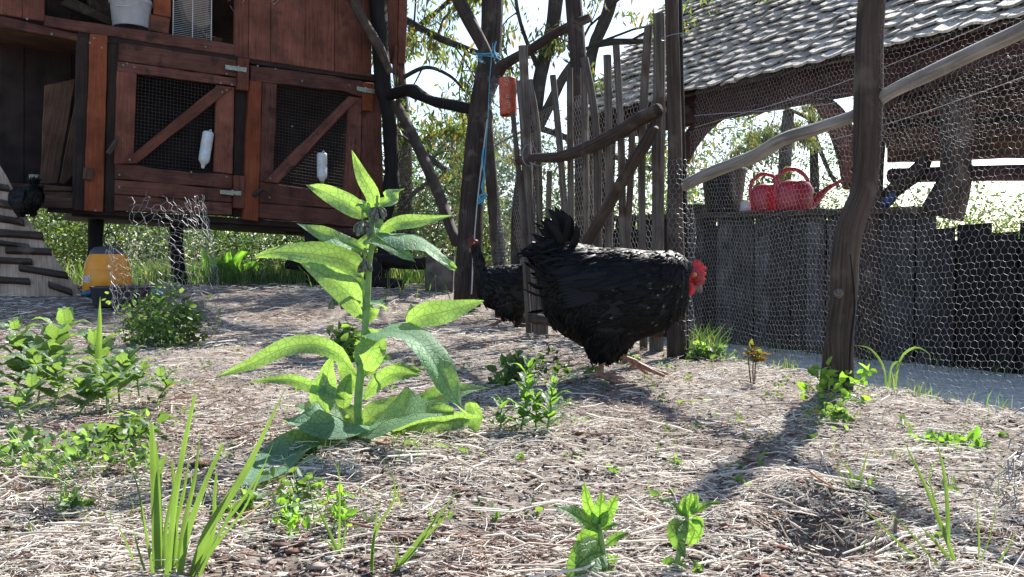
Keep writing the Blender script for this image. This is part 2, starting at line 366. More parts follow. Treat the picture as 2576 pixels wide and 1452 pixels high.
# concrete path beside the board wall, 4 mm above the ground sheet
V = []; FQ = []; A_ = np.linspace(-6, 4.5, 90); B_ = np.linspace(-2.6, .6, 34)
W0 = Vector((1.76, 5.5, 0)); WD = Vector((-.55, .835, 0)).normalized(); WU = Vector((.835, .55, 0)).normalized()
for a in A_:
    for b in B_:
        p = W0+WD*a+WU*b; V.append((p.x, p.y, gz0(p.x, p.y)+.004+.003*noise.noise(Vector((p.x*6, p.y*6, 0)))))
for i in range(89):
    for j in range(33):
        q = W0+WD*A_[i]+WU*B_[j]
        if fsd(q.x, q.y) > .42+.08*noise.noise(Vector((q.x*4, q.y*4, 0))) and q.x > .72: FQ.append((i*34+j, i*34+j+1, (i+1)*34+j+1, (i+1)*34+j))
meta(fastmesh('path', V, FQ, plain('pale_concrete', (.68, .64, .56), rough=.9, sc=25, var=.25, bump=.4), smooth=True), kind='structure')

# ---------------------------------------------------------------- straw mulch, chips, clods
def scatter(n, dmin, dmax, pw):
    u = rng.random(n); a = 1-pw
    d = (dmin**a+u*(dmax**a-dmin**a))**(1/a)
    x = (rng.random(n)*2-1)*(.66*d+.12); return x, d
def straw_mesh(name, n, dmin, dmax, pw, lo, hi, rad, cols, wts, lift=.012, pit=True):
    x, y = scatter(n, dmin, dmax, pw)
    keep = np.array([not (fsd(a, b) > .35 and a > .6) and not (pit and math.hypot(a-PIT[0], b-PIT[1]) < .045) for a, b in zip(x, y)]); x = x[keep]; y = y[keep]; n = len(x)
    dn = np.array([noise.noise(Vector((a*5, b*4, 21)))+.5*noise.noise(Vector((a*14, b*12, 4))) for a, b in zip(x, y)]); kk = rng.random(n) < np.clip(.78+1.5*dn, .15, 1); x = x[kk]; y = y[kk]; n = len(x)
    L = lo+(hi-lo)*rng.random(n)**2.2; th = rng.normal(0, 1, n)*.9; th[rng.random(n) < .45] = rng.random()*6.28
    th = np.where(rng.random(n) < .5, rng.random(n)*math.pi, rng.normal(0.1, .5, n))
    dx = np.cos(th)*L/2; dy = np.sin(th)*L/2
    z0 = np.array([gz(a-b, c-d) for a, b, c, d in zip(x, dx, y, dy)]); z1 = np.array([gz(a+b, c+d) for a, b, c, d in zip(x, dx, y, dy)])
    zm = np.array([gz(a, b) for a, b in zip(x, y)])
    li = rng.random(n)*lift+.001; z0 += li+rng.normal(0, .10, n)*L*.6; z1 += li-rng.normal(0, .10, n)*L*.6
    zm = np.maximum(zm+.001, (z0+z1)/2+rng.normal(0, .05, n)*L)
    r = rad*(.5+rng.random(n)*.9)
    P0 = np.stack([x-dx, y-dy, z0], 1); P1 = np.stack([x+dx, y+dy, z1], 1); sx = rng.normal(0, .06, n)*L
    PM = np.stack([x-np.sin(th)*sx, y+np.cos(th)*sx, zm], 1)
    v1, f1 = prisms(P0, PM, r*.8, 3, r); v2, f2 = prisms(PM, P1, r, 3, r*.7)
    ci = rng.choice(len(cols), n, p=wts)
    nz = np.array([noise.noise(Vector((a*2.2, b*1.6, 9))) for a, b in zip(x, y)]); ci = np.where((nz > .30) & (rng.random(n) < .4), 3, ci)
    cc = np.array(cols)[ci]*(.75+.45*rng.random((n, 1)))
    c1 = np.repeat(cc, 6, 0)
    o = fastmesh(name, np.concatenate([v1, v2]), np.concatenate([f1, f2+len(v1)]), M_straw, colr=np.clip(np.concatenate([c1, c1]), 0, .9))
    return meta(o, kind='stuff')
SC = [(.84, .79, .72), (.70, .65, .58), (.42, .36, .31), (.27, .17, .14), (.52, .50, .47), (.42, .24, .12)]
o = straw_mesh('straw_mulch', 100000, .72, 5.4, .85, .005, .040, .00075, SC, [.36, .22, .15, .10, .15, .02])
meta(o, 'pale dry straw and stalks strewn over the bed', 'straw')
o = straw_mesh('long_stalks', 1500, .72, 4.5, .95, .04, .15, .0014, SC, [.45, .2, .15, .08, .1, .02], lift=.02)
meta(o, 'longer broken straw stalks lying on the mulch', 'straw')
o = straw_mesh('distant_straw', 16000, 3.2, 7.2, .2, .03, .13, .0018, SC, [.30, .2, .18, .2, .1, .02], lift=.02)
meta(o, 'straw litter on the bare ground near the hutch', 'straw')
def clods(name, n, rmin, rmax, cols, dmin, dmax, pw, flat=.7, extra=None):
    x, y = scatter(n, dmin, dmax, pw)
    if extra is not None: x = np.concatenate([x, extra[0]]); y = np.concatenate([y, extra[1]])
    keep = np.array([not (fsd(a, b) > .35 and a > .6) for a, b in zip(x, y)]); x = x[keep]; y = y[keep]; n = len(x)
    z = np.array([gz(a, b) for a, b in zip(x, y)]); r = rmin+(rmax-rmin)*rng.random(n)**3
    base = np.array([(1, 0, 0), (0, 1, 0), (-1, 0, 0), (0, -1, 0), (0, 0, 1), (0, 0, -1)], float)
    V = base[None]*(r[:, None, None])*(.55+.9*rng.random((n, 6, 1))); V += rng.normal(0, .18, V.shape)*r[:, None, None]; V[:, :, 2] *= flat
    a = rng.random(n)*6.28; ca, sa = np.cos(a)[:, None], np.sin(a)[:, None]
    X = V[:, :, 0]*ca-V[:, :, 1]*sa; Y = V[:, :, 0]*sa+V[:, :, 1]*ca; V[:, :, 0] = X; V[:, :, 1] = Y
    V += np.stack([x, y, z+r*.3], 1)[:, None]
    t = np.array([(0, 1, 4), (1, 2, 4), (2, 3, 4), (3, 0, 4), (1, 0, 5), (2, 1, 5), (3, 2, 5), (0, 3, 5)])
    Fq = (np.arange(n)*6)[:, None, None]+t[None]
    cc = np.array(cols)[rng.integers(0, len(cols), n)]*(.6+.6*rng.random((n, 1)))
    return meta(fastmesh(name, V.reshape(-1, 3), Fq.reshape(-1, 3), M_straw, colr=np.clip(np.repeat(cc, 6, 0), 0, .9)), kind='stuff')
ex = (rng.normal(PIT[0], .07, 1500), rng.normal(PIT[1]+.02, .09, 1500))
meta(clods('soil_crumbs', 40000, .001, .0045, [(.18, .15, .13), (.32, .28, .25), (.11, .085, .075), (.40, .37, .34)], .72, 3.4, 1.4, extra=ex), 'grey brown crumbs of dry soil between the straw', 'soil')
meta(clods('bark_flakes', 48000, .0015, .0065, [(.72, .66, .6), (.3, .17, .12), (.52, .46, .40), (.24, .15, .12), (.62, .58, .54)], .72, 5, 1.3, flat=.18), 'pale and reddish flakes of chaff on the bed', 'chaff')
meta(clods('wood_chips', 2600, .004, .014, [(.62, .57, .5), (.28, .12, .08), (.4, .33, .28), (.16, .09, .07)], .74, 4.5, .8, flat=.22), 'larger chips of bark and dead leaf scraps on the bed', 'wood chips')

# ---------------------------------------------------------------- hutch (face plane runs away to the right)
H0 = Vector((-1.862, 5.8, 0)); HR = Vector((.84, .54, 0)).normalized(); HN = Vector((HR.y, -HR.x, 0)); UP = Vector((0, 0, 1))
def HP(px, py, off=0.0): return plane_hit(px, py, H0+HN*off, HN)
hut = thing('rabbit_hutch', 'large red stained wooden rabbit hutch on dark legs with two mesh doors', 'hutch', HP(600, 556)*1.0)
def hp(name, mat, pts, off, th, parent=None, wob=.004, bev=.004):
    m = MB(); m.prism([HP(x, y, off) for x, y in pts], HN, th, bev, wob)
    return m.build(name, mat, parent or hut)
def screws(parent, pts, off, r=.007):
    for x, y in pts:
        m = MB(); c = HP(x, y, off); m.tube([c-HN*.002, c+HN*.003], r, 8, 1); m.build('screw', M_screw, parent)
# inner boards and box
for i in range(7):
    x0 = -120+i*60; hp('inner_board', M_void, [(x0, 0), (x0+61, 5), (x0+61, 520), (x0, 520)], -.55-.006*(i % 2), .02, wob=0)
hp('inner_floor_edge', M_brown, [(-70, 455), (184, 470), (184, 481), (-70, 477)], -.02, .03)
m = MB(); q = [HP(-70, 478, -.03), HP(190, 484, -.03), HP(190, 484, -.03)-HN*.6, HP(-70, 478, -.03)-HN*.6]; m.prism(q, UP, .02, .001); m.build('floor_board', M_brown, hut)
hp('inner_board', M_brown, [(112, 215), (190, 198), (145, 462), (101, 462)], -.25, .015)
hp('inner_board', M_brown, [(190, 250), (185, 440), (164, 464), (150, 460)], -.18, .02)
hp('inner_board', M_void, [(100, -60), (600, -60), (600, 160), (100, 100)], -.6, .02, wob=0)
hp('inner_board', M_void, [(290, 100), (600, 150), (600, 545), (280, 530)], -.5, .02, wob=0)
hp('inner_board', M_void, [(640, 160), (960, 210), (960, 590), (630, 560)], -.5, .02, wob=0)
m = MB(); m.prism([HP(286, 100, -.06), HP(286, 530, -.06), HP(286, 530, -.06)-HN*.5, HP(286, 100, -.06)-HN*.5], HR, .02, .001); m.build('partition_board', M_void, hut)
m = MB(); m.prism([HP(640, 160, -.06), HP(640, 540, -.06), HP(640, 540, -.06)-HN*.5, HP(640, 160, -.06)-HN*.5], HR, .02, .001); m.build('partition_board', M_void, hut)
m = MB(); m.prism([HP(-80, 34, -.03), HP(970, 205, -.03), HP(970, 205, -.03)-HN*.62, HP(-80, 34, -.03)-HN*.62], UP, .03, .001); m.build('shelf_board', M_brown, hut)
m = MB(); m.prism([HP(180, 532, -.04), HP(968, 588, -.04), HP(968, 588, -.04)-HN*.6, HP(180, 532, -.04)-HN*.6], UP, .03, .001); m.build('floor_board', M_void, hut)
hp('shelf_scrap', M_bark, [(150, 10), (175, -10), (300, 55), (290, 68)], -.3, .05)
hp('shelf_scrap', M_bark, [(190, -60), (270, -60), (300, 60), (240, 50)], -.38, .03)
hp('shelf_scrap', M_brown, [(538, 92), (560, 96), (558, 108), (536, 103)], -.1, .05)
# upper left planks, beams, ledges
hp('plank', M_red, [(-80, -80), (56, -80), (56, 45), (-80, 22)], .01, .03)
hp('plank', M_red, [(57, -80), (112, -80), (112, 54), (57, 46)], .014, .03)
hp('beam', M_red2, [(-80, 22), (196, 86), (196, 103), (-80, 52)], .045, .05)
hp('beam', M_red2, [(112, 38), (592, 112), (592, 140), (112, 66)], .025, .06)
hp('trim', M_trim, [(196, 78), (960, 190), (960, 208), (196, 98)], .012, .05)
hp('plank', M_orange, [(385, -60), (431, -60), (430, 44), (387, 36)], -.06, .02)
hp('plank', M_red, [(380, 36), (428, 45), (424, 86), (378, 76)], -.045, .02)
for i, (a, b) in enumerate([(591, 627), (628, 682), (683, 769), (770, 843), (844, 912), (913, 937)]):
    hp('wall_plank', M_red, [(a, -90), (b, -90), (b-2, 142+(b-591)*.15), (a-2, 142+(a-591)*.15)], .02+.004*(i % 2), .025, wob=.002)
# posts
hp('post', M_trim, [(194, 92), (227, 92), (212, 531), (183, 529)], .03, .06)
hp('post', M_orange, [(227, 84), (271, 89), (259, 533), (211, 530)], .05, .07)
hp('post', M_trim, [(272, 92), (299, 98), (287, 536), (262, 534)], .008, .06)
hp('post', M_trim, [(592, 150), (628, 152), (612, 546), (586, 543)], .004, .05)
hp('post', M_orange, [(628, 202), (659, 206), (650, 557), (611, 552)], .05, .07)
hp('end_board', M_red2, [(913, 206), (958, 209), (967, 576), (905, 570)], .018, .04)
hp('bottom_rail', M_brown, [(-80, 490), (184, 498), (184, 525), (-80, 516)], .02, .05)
hp('bottom_beam', M_trim, [(120, 520), (968, 570), (968, 588), (120, 533)], .0, .06)
hp('bottom_trim', M_red2, [(612, 547), (968, 578), (968, 598), (612, 559)], -.05, .05)
screws(hut, [(68, 48), (130, 86), (226, 108), (236, 96), (256, 120), (240, 635*.834), (517, 118), (648, 166)], .048)
# doors: the wire panel is the door, its frame pieces are its own pieces
def hwcloth(pts, off, cell):
    a, b, c, d = [HP(x, y, off) for x, y in pts]; w_ = (b-a).length; h_ = (d-a).length
    P0 = []; P1 = []
    nu = int(w_/cell); nv = int(h_/cell)
    for i in range(nu+1):
        t = i/nu; P0.append(a.lerp(b, t)); P1.append(d.lerp(c, t))
    for i in range(nv+1):
        t = i/nv; P0.append(a.lerp(d, t)+HN*.001); P1.append(b.lerp(c, t)+HN*.001)
    return prisms(P0, P1, .0009, 4)
Vw, Fw = hwcloth([(340, 178), (550, 214), (545, 436), (333, 414)], .0, .0215)
d1 = fastmesh('door', Vw, Fw, M_dmesh, hut)
hp('top_rail', M_red2, [(299, 107), (597, 152), (596, 194), (298, 152)], .035, .03, d1, .008)
hp('top_rail', M_red2, [(297, 154), (596, 196), (596, 218), (295, 178)], .032, .03, d1, .008)
hp('stile', M_red, [(294, 178), (344, 184), (336, 411), (287, 413)], .028, .025, d1)
hp('stile', M_red, [(545, 214), (590, 220), (585, 438), (537, 432)], .028, .025, d1)
hp('brace', M_red, [(520, 236), (548, 215), (585, 220), (345, 411), (304, 412), (330, 392)], .052, .024, d1, .006)
hp('bottom_rail', M_red2, [(289, 413), (586, 441), (584, 475), (289, 450)], .034, .03, d1, .01)
hp('bottom_rail', M_red2, [(289, 452), (584, 477), (584, 509), (288, 488)], .036, .03, d1, .006)
hp('bottom_rail', M_red2, [(288, 490), (584, 511), (584, 541), (287, 530)], .033, .03, d1, .006)
screws(d1, [(310, 164), (338, 169), (555, 209), (583, 213), (570, 186), (320, 160)], .037)
screws(d1, [(570, 227), (559, 232), (326, 402)], .054)
screws(d1, [(300, 440), (481, 433), (300, 471), (570, 445)], .038)
Vw, Fw = hwcloth([(690, 206), (885, 240), (874, 490), (684, 460)], .0, .0215)
d2 = fastmesh('door', Vw, Fw, M_dmesh, hut)
hp('top_rail', M_red2, [(630, 164), (912, 203), (911, 244), (860, 228), (630, 203)], .035, .03, d2, .01)
hp('stile', M_red2, [(659, 205), (697, 210), (689, 458), (652, 456)], .028, .025, d2, .006)
hp('stile', M_red2, [(877, 242), (911, 247), (905, 498), (866, 490)], .028, .025, d2)
hp('brace', M_red2, [(860, 260), (880, 242), (902, 248), (700, 461), (664, 457)], .052, .024, d2, .006)
hp('bottom_rail', M_red2, [(652, 457), (905, 494), (905, 530), (652, 509)], .034, .03, d2, .008)
hp('bottom_rail', M_red2, [(651, 511), (905, 532), (905, 572), (650, 548)], .036, .03, d2, .006)
screws(d2, [(693, 174), (760, 204), (878, 214)], .037); screws(d2, [(680, 449), (735, 318)], .054); screws(d2, [(678, 497)], .038)
hp('hinge_block', M_red, [(600, 144), (628, 148), (626, 228), (597, 225)], .06, .05)
hp('hinge_block', M_red, [(588, 441), (618, 443), (616, 525), (587, 523)], .056, .05)
hp('hinge_block', M_orange, [(914, 206), (941, 209), (938, 280), (912, 278)], .05, .03)
hp('latch_block', M_brown, [(211, 420), (236, 424), (232, 455), (209, 450)], .085, .03)
for pts, kx in (([(567, 163), (598, 167), (598, 179), (567, 174)], 0), ([(601, 168), (621, 170), (620, 182), (601, 179)], 0), ([(554, 478), (583, 480), (583, 491), (554, 488)], 0), ([(586, 480), (608, 481), (607, 492), (586, 491)], 0), ([(898, 217), (918, 221), (918, 232), (898, 228)], 0), ([(921, 221), (943, 224), (942, 236), (921, 232)], 0)):
    h = hp('hinge', M_hinge, pts, .064, .003, hut, 0, .001)
    m = MB()
    for t in (.25, .75):
        a = HP(pts[0][0]*(1-t)+pts[1][0]*t, (pts[0][1]+pts[3][1])/2+1.5, .065); m.tube([a, a+HN*.002], .0035, 6, 1)
    m.build('screw', M_screw, h)
for x, y in ((599.5, 173), (584.5, 485), (919.5, 227)):
    m = MB(); m.tube([HP(x, y-7, .066), HP(x, y+7, .066)], .006, 8, 1); m.build('hinge_pin', M_hinge, hut)
for a, b in (((293, 354), (271, 387)), ((660, 476), (637, 492))):
    m = MB(); m.tube([HP(*a, .085), HP(*b, .09)], .016, 9, 3, rough=.2); m.build('latch_peg', M_bark, hut)
# legs, corner post and its leaning poles belong to the hutch frame
def pole(name, pts, rads, mat, parent=None, seg=12, rough=.08, sub=6, label=None, cat=None, group=None, smooth=True):
    P_ = [P(*p) for p in pts]; rr = [r*p[2]/F for r, p in zip(rads, pts)]
    m = MB(); m.tube(P_, rr, seg, sub, rough=rough)
    o = m.build(name, mat, parent, smooth, org=None if parent else P_[-1]); 
    if label: meta(o, label, cat, group)
    return o
pole('leg', [(243, 536, 5.55), (238, 640, 5.5), (231, 735, 5.5)], [18, 17, 19], M_black, hut)
pole('leg', [(443, 545, 5.9), (447, 650, 5.85), (458, 762, 5.8)], [16, 16, 18], M_black, hut)
pole('corner_post', [(946, -60, 6.25), (962, 190, 6.25), (976, 268, 6.25), (986, 400, 6.25), (984, 470, 6.22), (972, 540, 6.25), (966, 600, 6.25), (972, 763, 6.25)], [21, 22, 20, 17, 20, 16, 17, 17], M_black, hut, rough=.15)
pole('diagonal_pole', [(868, -40, 6.05), (915, 55, 6.08), (955, 122, 6.1), (982, 185, 6.15)], [13, 13, 12, 9], M_bark, hut)
hp('wall_plank', M_red, [(974, -90), (1004, -90), (1000, 170), (974, 150)], -.15, .02)
hp('wall_plank', M_red, [(1005, -90), (1029, -90), (1021, 150), (1014, 168), (1001, 160)], -.14, .02)
hp('wall_strip', M_red, [(993, 113), (1001, 114), (997, 186), (989, 184)], -.1, .02)
hp('wall_strip', M_red2, [(1006, 160), (1018, 158), (1014, 235), (1007, 235)], -.12, .03)
# roofline above the frame
m = MB(); m.prism([HP(-200, -260, .25), HP(1080, -200, .25), HP(1080, -200, .25)-HN*1.2, HP(-200, -260, .25)-HN*1.2], UP, .04, .002); m.build('roof', M_black, hut)
hp('wall_plank', M_red, [(-80, -230), (940, -150), (937, -92), (-80, -100)], .0, .02)

# things kept on the hutch
c = HP(330, 71, -.13); m = MB(); k = .011
m.lathe([(.105, 0), (.112, .004), (.125, .15), (.133, .152), (.134, .168), (.130, .17), (.128, .18), (.0, .182)], Matrix.Translation(c))
b_ = m.build('plastic_bucket', M_pl_clear, smooth=True, org=c); meta(b_, 'cloudy white plastic bucket with lid on the hutch shelf', 'bucket')
m = MB(); m.tube([c+Vector((-.13, 0, .155)), c+Vector((0, -.145, .10)), c+Vector((.13, 0, .155))], .003, 6, 8); m.build('bucket_handle', M_white, b_)
cg = thing('wire_cage', 'small white wire cage standing in the upper shelf opening', 'cage', HP(484, 100, -.08))
P0 = []; P1 = []
for i in range(40):
    y0 = -75+i*4.6; P0.append(HP(437, y0, -.07)); P1.append(HP(534, y0+15, -.07))
fastmesh('cage_bars', *prisms(P0, P1, .0014, 4), M_white, cg)
P0 = []; P1 = []
for x in (437, 486, 533): P0.append(HP(x, -80, -.066)); P1.append(HP(x-2, 90+(x-437)*.155, -.066))
fastmesh('cage_uprights', *prisms(P0, P1, .0032, 6), M_white, cg)
hp('cage_base', M_pl_dark, [(433, 92), (536, 108), (536, 112), (433, 97)], -.05, .3, cg, 0)
hp('bedding', M_ramp, [(450, -40), (520, -40), (530, 60), (505, 70), (470, 50)], -.2, .1, cg, .03)
def strands(name, pts, mat, parent=None, r=.0012, n=12, spread=.03, L=.07, org=None):
    m = MB()
    for i in range(n):
        p = pts+Vector((random.gauss(0, spread), random.gauss(0, spread), random.gauss(0, spread))); d = Vector((random.gauss(0, 1), random.gauss(0, 1), random.gauss(0, 1))).normalized()*L*random.uniform(.5, 1)
        m.tube([p-d*.5, p+Vector((0, 0, -.006)), p+d*.5], r, 4, 3, c=(.6, .5, .4))
    return m.build(name, mat, parent, org=org)
strands('straw_tuft', HP(600, 8, -.04), M_straw, cg, n=10); strands('straw_tuft', HP(689, 0, .05), M_straw, cg, n=5, spread=.02); strands('straw_tuft', HP(525, 96, -.05), M_straw, cg, n=5, spread=.015)
for px, py, ln, tilt, lab in ((518, 372, .215, .08, 'milky drinking bottle hung askew on the left mesh door'), (810, 419, .19, 0, 'milky drinking bottle with green nozzle on the right mesh door')):
    a = HP(px, py, .045); ax = (UP+HR*tilt*2).normalized(); M = Matrix.Translation(a) @ ax.to_track_quat('Z', 'Y').to_matrix().to_4x4()
    m = MB(); h = ln/2
    m.lathe([(.012, -h-.012), (.02, -h), (.034, -h+.018), (.036, -h+.03), (.0365, 0), (.0345, .002), (.0365, .004), (.036, h-.01), (.030, h), (.0, h+.001)], M, 16)
    b_ = m.build('water_bottle', M_pl_w, smooth=True, org=a); meta(b_, lab, 'water bottle', 'drinking bottles hung on the hutch doors')
    m = MB(); m.tube([a+ax*h, a+ax*(h+.016)+HR*.012, a+ax*h+HR*.02], .003, 6, 4); m.build('hook', M_pl_w, b_)
    m = MB(); m.tube([a-ax*(h+.008), a-ax*(h+.03)], [.014, .010], 10, 1); m.build('nozzle', plain('green_nozzle', (.12, .22, .05)) if tilt == 0 else M_pl_w, b_)
a = HP(87, 452, -.2); m = MB(); m.lathe([(0, 0), (.03, 0), (.032, .03), (.029, .03), (.027, .004)], Matrix.Translation(a)); meta(m.build('tin_cup', M_hinge, smooth=True, org=a), 'small dull metal cup on the floor of the open compartment', 'cup')

# ---------------------------------------------------------------- chicken ramp
RB = P(211, 747, 4.7); LB = P(-200, 742, 4.5); RT = P(15, 440, 4.98)
rn = (LB-RB).cross(RT-RB).normalized(); rn = rn if rn.dot(CO-RB) > 0 else -rn
rp = thing('chicken_ramp', 'wide wooden ramp with nailed cleats leaning against the hutch', 'ramp', RB)
def RP(px, py, off=0): return plane_hit(px, py, RB+rn*off, rn)
m = MB(); m.prism([RP(211, 747), RP(-260, 741), RP(-260, 330), RP(-10, 400), RP(15, 440), RP(75, 560)], rn, .02, .003, .003); m.build('board', M_ramp, rp)
for x0, y0, x1, y1, h in ((-100, 488, 38, 516, 15), (-100, 530, 57, 556, 14), (-120, 574, 105, 590, 16), (-60, 600, 72, 618, 10), (12, 626, 126, 630, 13), (-120, 646, 78, 655, 12), (46, 670, 167, 690, 13), (-100, 694, 72, 705, 13), (120, 712, 179, 733, 13), (-90, 455, 20, 470, 12)):
    m = MB(); m.prism([RP(x0, y0-h/2, .03), RP(x1, y1-h/2, .03), RP(x1+2, y1+h/2, .03), RP(x0, y0+h/2, .03)], rn, .032, .003, .004); m.build('cleat', M_bark, rp)

# ---------------------------------------------------------------- drinker and tub
def onground(px, py, d):
    p = P(px, py, d); p.z = gz(p.x, p.y); return p
a = G(271, 748)
dr = thing('poultry_drinker', 'yellow plastic poultry drinker with dark cap and ring under the hutch', 'drinker', a)
m = MB(); m.lathe([(.11, 0), (.128, .01), (.122, .10), (.118, .13), (.116, .145), (.112, .175), (.10, .21), (.085, .232)], Matrix.Translation(a), 28); m.build('tank', M_pl_y, dr, True)
m = MB(); m.lathe([(.088, .230), (.085, .245), (.065, .268), (.03, .272), (.0, .273)], Matrix.Translation(a), 24); m.build('cap', M_pl_dark, dr, True)
m = MB(); rc = a+Vector((.015, 0, .31)); m.tube([rc+Vector((math.cos(t)*.034, 0, math.sin(t)*.04)) for t in [i*math.pi/8-math.pi/2 for i in range(17)]], .005, 6, 1); m.build('ring', M_pl_blk, dr, True)
m = MB(); m.tube([a+Vector((0, 0, .141)), a+Vector((0, 0, .146))], .1185, 28, 1, cap=False); m.build('seam', M_pl_y, dr)
m = MB()
vs = []; 
for i in range(7):
    t = -2.45+i*.1; 
    for z, r in ((.075, .1252), (.115, .1215)): vs.append(a+Vector((math.cos(t)*r, math.sin(t)*r, z)))
m.add(vs, [(2*i, 2*i+2, 2*i+3, 2*i+1) for i in range(6)]); m.build('label', M_label, dr)
a = G(313, 769)
tb = thing('round_tub', 'low dark grey tub with blue handles in front of the yellow drinker', 'tub', a)
m = MB(); m.lathe([(.0, .004), (.135, 0), (.15, .01), (.162, .095), (.168, .097), (.168, .104), (.158, .104), (.146, .015), (0, .012)], Matrix.Translation(a), 30); m.build('basin', M_pl_dark, tb, True)
for s in (-1, 1):
    c = a+Vector((s*.185, -.02, .065)); m = MB(); m.tube([c+Vector((-.035*s, 0, .012)), c, c+Vector((.03*s, -.01, -.004))], [.018, .02, .008], 10, 4, flat=1.5); m.build('handle', M_pl_blue, tb, True)
# rustic trough bench right of the hutch
bn = thing('rustic_bench', 'low black timber bench of stacked beams beyond the comfrey plant', 'bench', onground(870, 757, 6.0))
pole('leg', [(782, 580, 6.0), (787, 660, 6.0), (785, 758, 5.95)], [17, 17, 20], M_black, bn)
pole('leg', [(962, 640, 5.6), (962, 700, 5.6), (964, 774, 5.5)], [20, 20, 21], M_black, bn)
pole('beam', [(722, 665, 6.1), (830, 680, 6.0), (915, 702, 5.9)], [12, 13, 12], M_black, bn, seg=6)
pole('beam', [(925, 648, 5.5), (1000, 660, 5.5), (1076, 664, 5.5)], [15, 16, 16], M_black, bn, seg=6)
pole('beam', [(905, 705, 5.4), (960, 712, 5.35), (1012, 716, 5.3)], [14, 16, 13], M_black, bn, seg=6)
pole('block', [(930, 650, 5.45), (945, 690, 5.45), (950, 735, 5.45)], [15, 26, 16], M_black, bn, seg=8)
pole('seat_beam', [(720, 575, 6.1), (830, 584, 6.1), (940, 588, 6.0)], [11, 12, 12], M_shred, bn, seg=6)
m = MB(); m.prism([P(1071, 645, 5.3), P(1142, 645, 5.2), P(1138, 766, 5.2), P(1068, 766, 5.3)], (-.1, -1, .03), .03, .004, .003); o = m.build('leaning_slab', plain('rusty_slab', (.13, .10, .09), rough=.8, sc=14, var=.5, bump=.3), org=P(1105, 766, 5.25)); meta(o, 'brown upright slab between the dark bench and the tall pole', 'slab')

# ---------------------------------------------------------------- pole structure between hutch and gate
pole('tall_pole', [(1240, -60, 5.0), (1234, 120, 4.95), (1208, 270, 4.9), (1188, 500, 4.8), (1175, 770, 4.7)], [27, 27, 27, 30, 35], M_bark, seg=16, rough=.06, label='tallest thick pole with the blue twine tied round it', cat='pole', group='poles of the run')
pole('leaning_pole', [(1128, -50, 4.8), (1185, 60, 4.75), (1222, 130, 4.72), (1250, 188, 4.7)], [17, 17, 15, 8], M_bark, rough=.15, label='split pole leaning from upper left onto the tallest pole', cat='pole', group='poles of the run')
pole('thin_post', [(1226, 280, 4.75), (1240, 500, 4.65), (1256, 650, 4.6), (1262, 800, 4.5)], [11, 15, 17, 17], M_bark, rough=.12, label='thinner upright pole just right of the tallest pole', cat='pole', group='poles of the run')
pole('crossing_log', [(978, 240, 6.0), (1015, 228, 5.8), (1045, 232, 5.6), (1080, 252, 5.4), (1130, 262, 5.15), (1192, 276, 4.95)], [14, 15, 17, 13, 15, 14], M_black, rough=.2, label='knotty black log running from the hutch corner to the tallest pole', cat='log')
pole('slanting_brace', [(996, 262, 6.0), (1040, 345, 5.8), (1100, 480, 5.5), (1148, 612, 5.2)], [13, 14, 14, 13], M_bark, label='dark brace slanting from the hutch corner down to the tallest pole', cat='brace')
pole('crooked_post', [(1438, -60, 4.1), (1450, 90, 4.05), (1458, 220, 4.0), (1464, 420, 3.95), (1466, 640, 3.9), (1468, 830, 3.85)], [20, 22, 21, 19, 18, 18], M_bark, rough=.1, label='tall dark post rising behind the middle of the gate', cat='post', group='poles of the run')
pole('forked_rail', [(1225, 260, 4.7), (1256, 178, 4.6), (1290, 150, 4.5), (1336, 124, 4.35), (1390, 88, 4.2), (1440, 62, 4.05), (1486, 44, 4.0)], [9, 15, 13, 12, 12, 12, 11], M_bark, rough=.15, label='bent limb tied between the tallest pole and the post behind the gate', cat='rail')
pole('stump_post', [(1310, 430, 4.4), (1300, 560, 4.4), (1305, 680, 4.35), (1310, 830, 4.2)], [9, 15, 18, 20], M_bark, rough=.2, label='short rough trunk post behind the left end of the gate', cat='post', group='poles of the run')
# twine and cord
rope = MB()
rope.tube([P(1240, 108, 4.6), P(1232, 200, 4.62), P(1228, 290, 4.6), P(1222, 380, 4.6), P(1218, 440, 4.6), P(1217, 480, 4.6)], .0022, 6, 5)
for i in range(5):
    c = P(1222+i*3, 136+i*4, 4.72); rope.tube([c+Vector((math.cos(t)*.062, math.sin(t)*.062, .012*math.sin(t+i))) for t in [k*math.pi/6 for k in range(13)]], .0024, 5, 2)
rope.tube([P(1248, 105, 4.6), P(1243, 125, 4.58), P(1250, 145, 4.58)], .004, 5, 4)
o = rope.build('blue_twine', M_rope, org=P(1240, 150, 4.6)); meta(o, 'blue twine tied round the tallest pole, its end hanging down', 'twine')
kn = MB(); pr = [P(1217, 372, 4.6), P(1213, 410, 4.6), P(1219, 440, 4.6), P(1212, 470, 4.6), P(1218, 492, 4.58), P(1200, 512, 4.56), P(1214, 506, 4.55), P(1224, 490, 4.56), P(1206, 494, 4.56), P(1216, 516, 4.56)]
kn.tube(pr, .005, 6, 5, rough=.3); kn.build('frayed_end', M_rope, o)
m = MB(); m.tube([P(1226, 300, 4.6), P(1204, 480, 4.6), P(1192, 620, 4.58), P(1186, 740, 4.5)], .0035, 6, 4); meta(m.build('hanging_cord', M_rope2, org=P(1205, 480, 4.6)), 'thin grey cord hanging down the face of the tallest pole', 'cord')

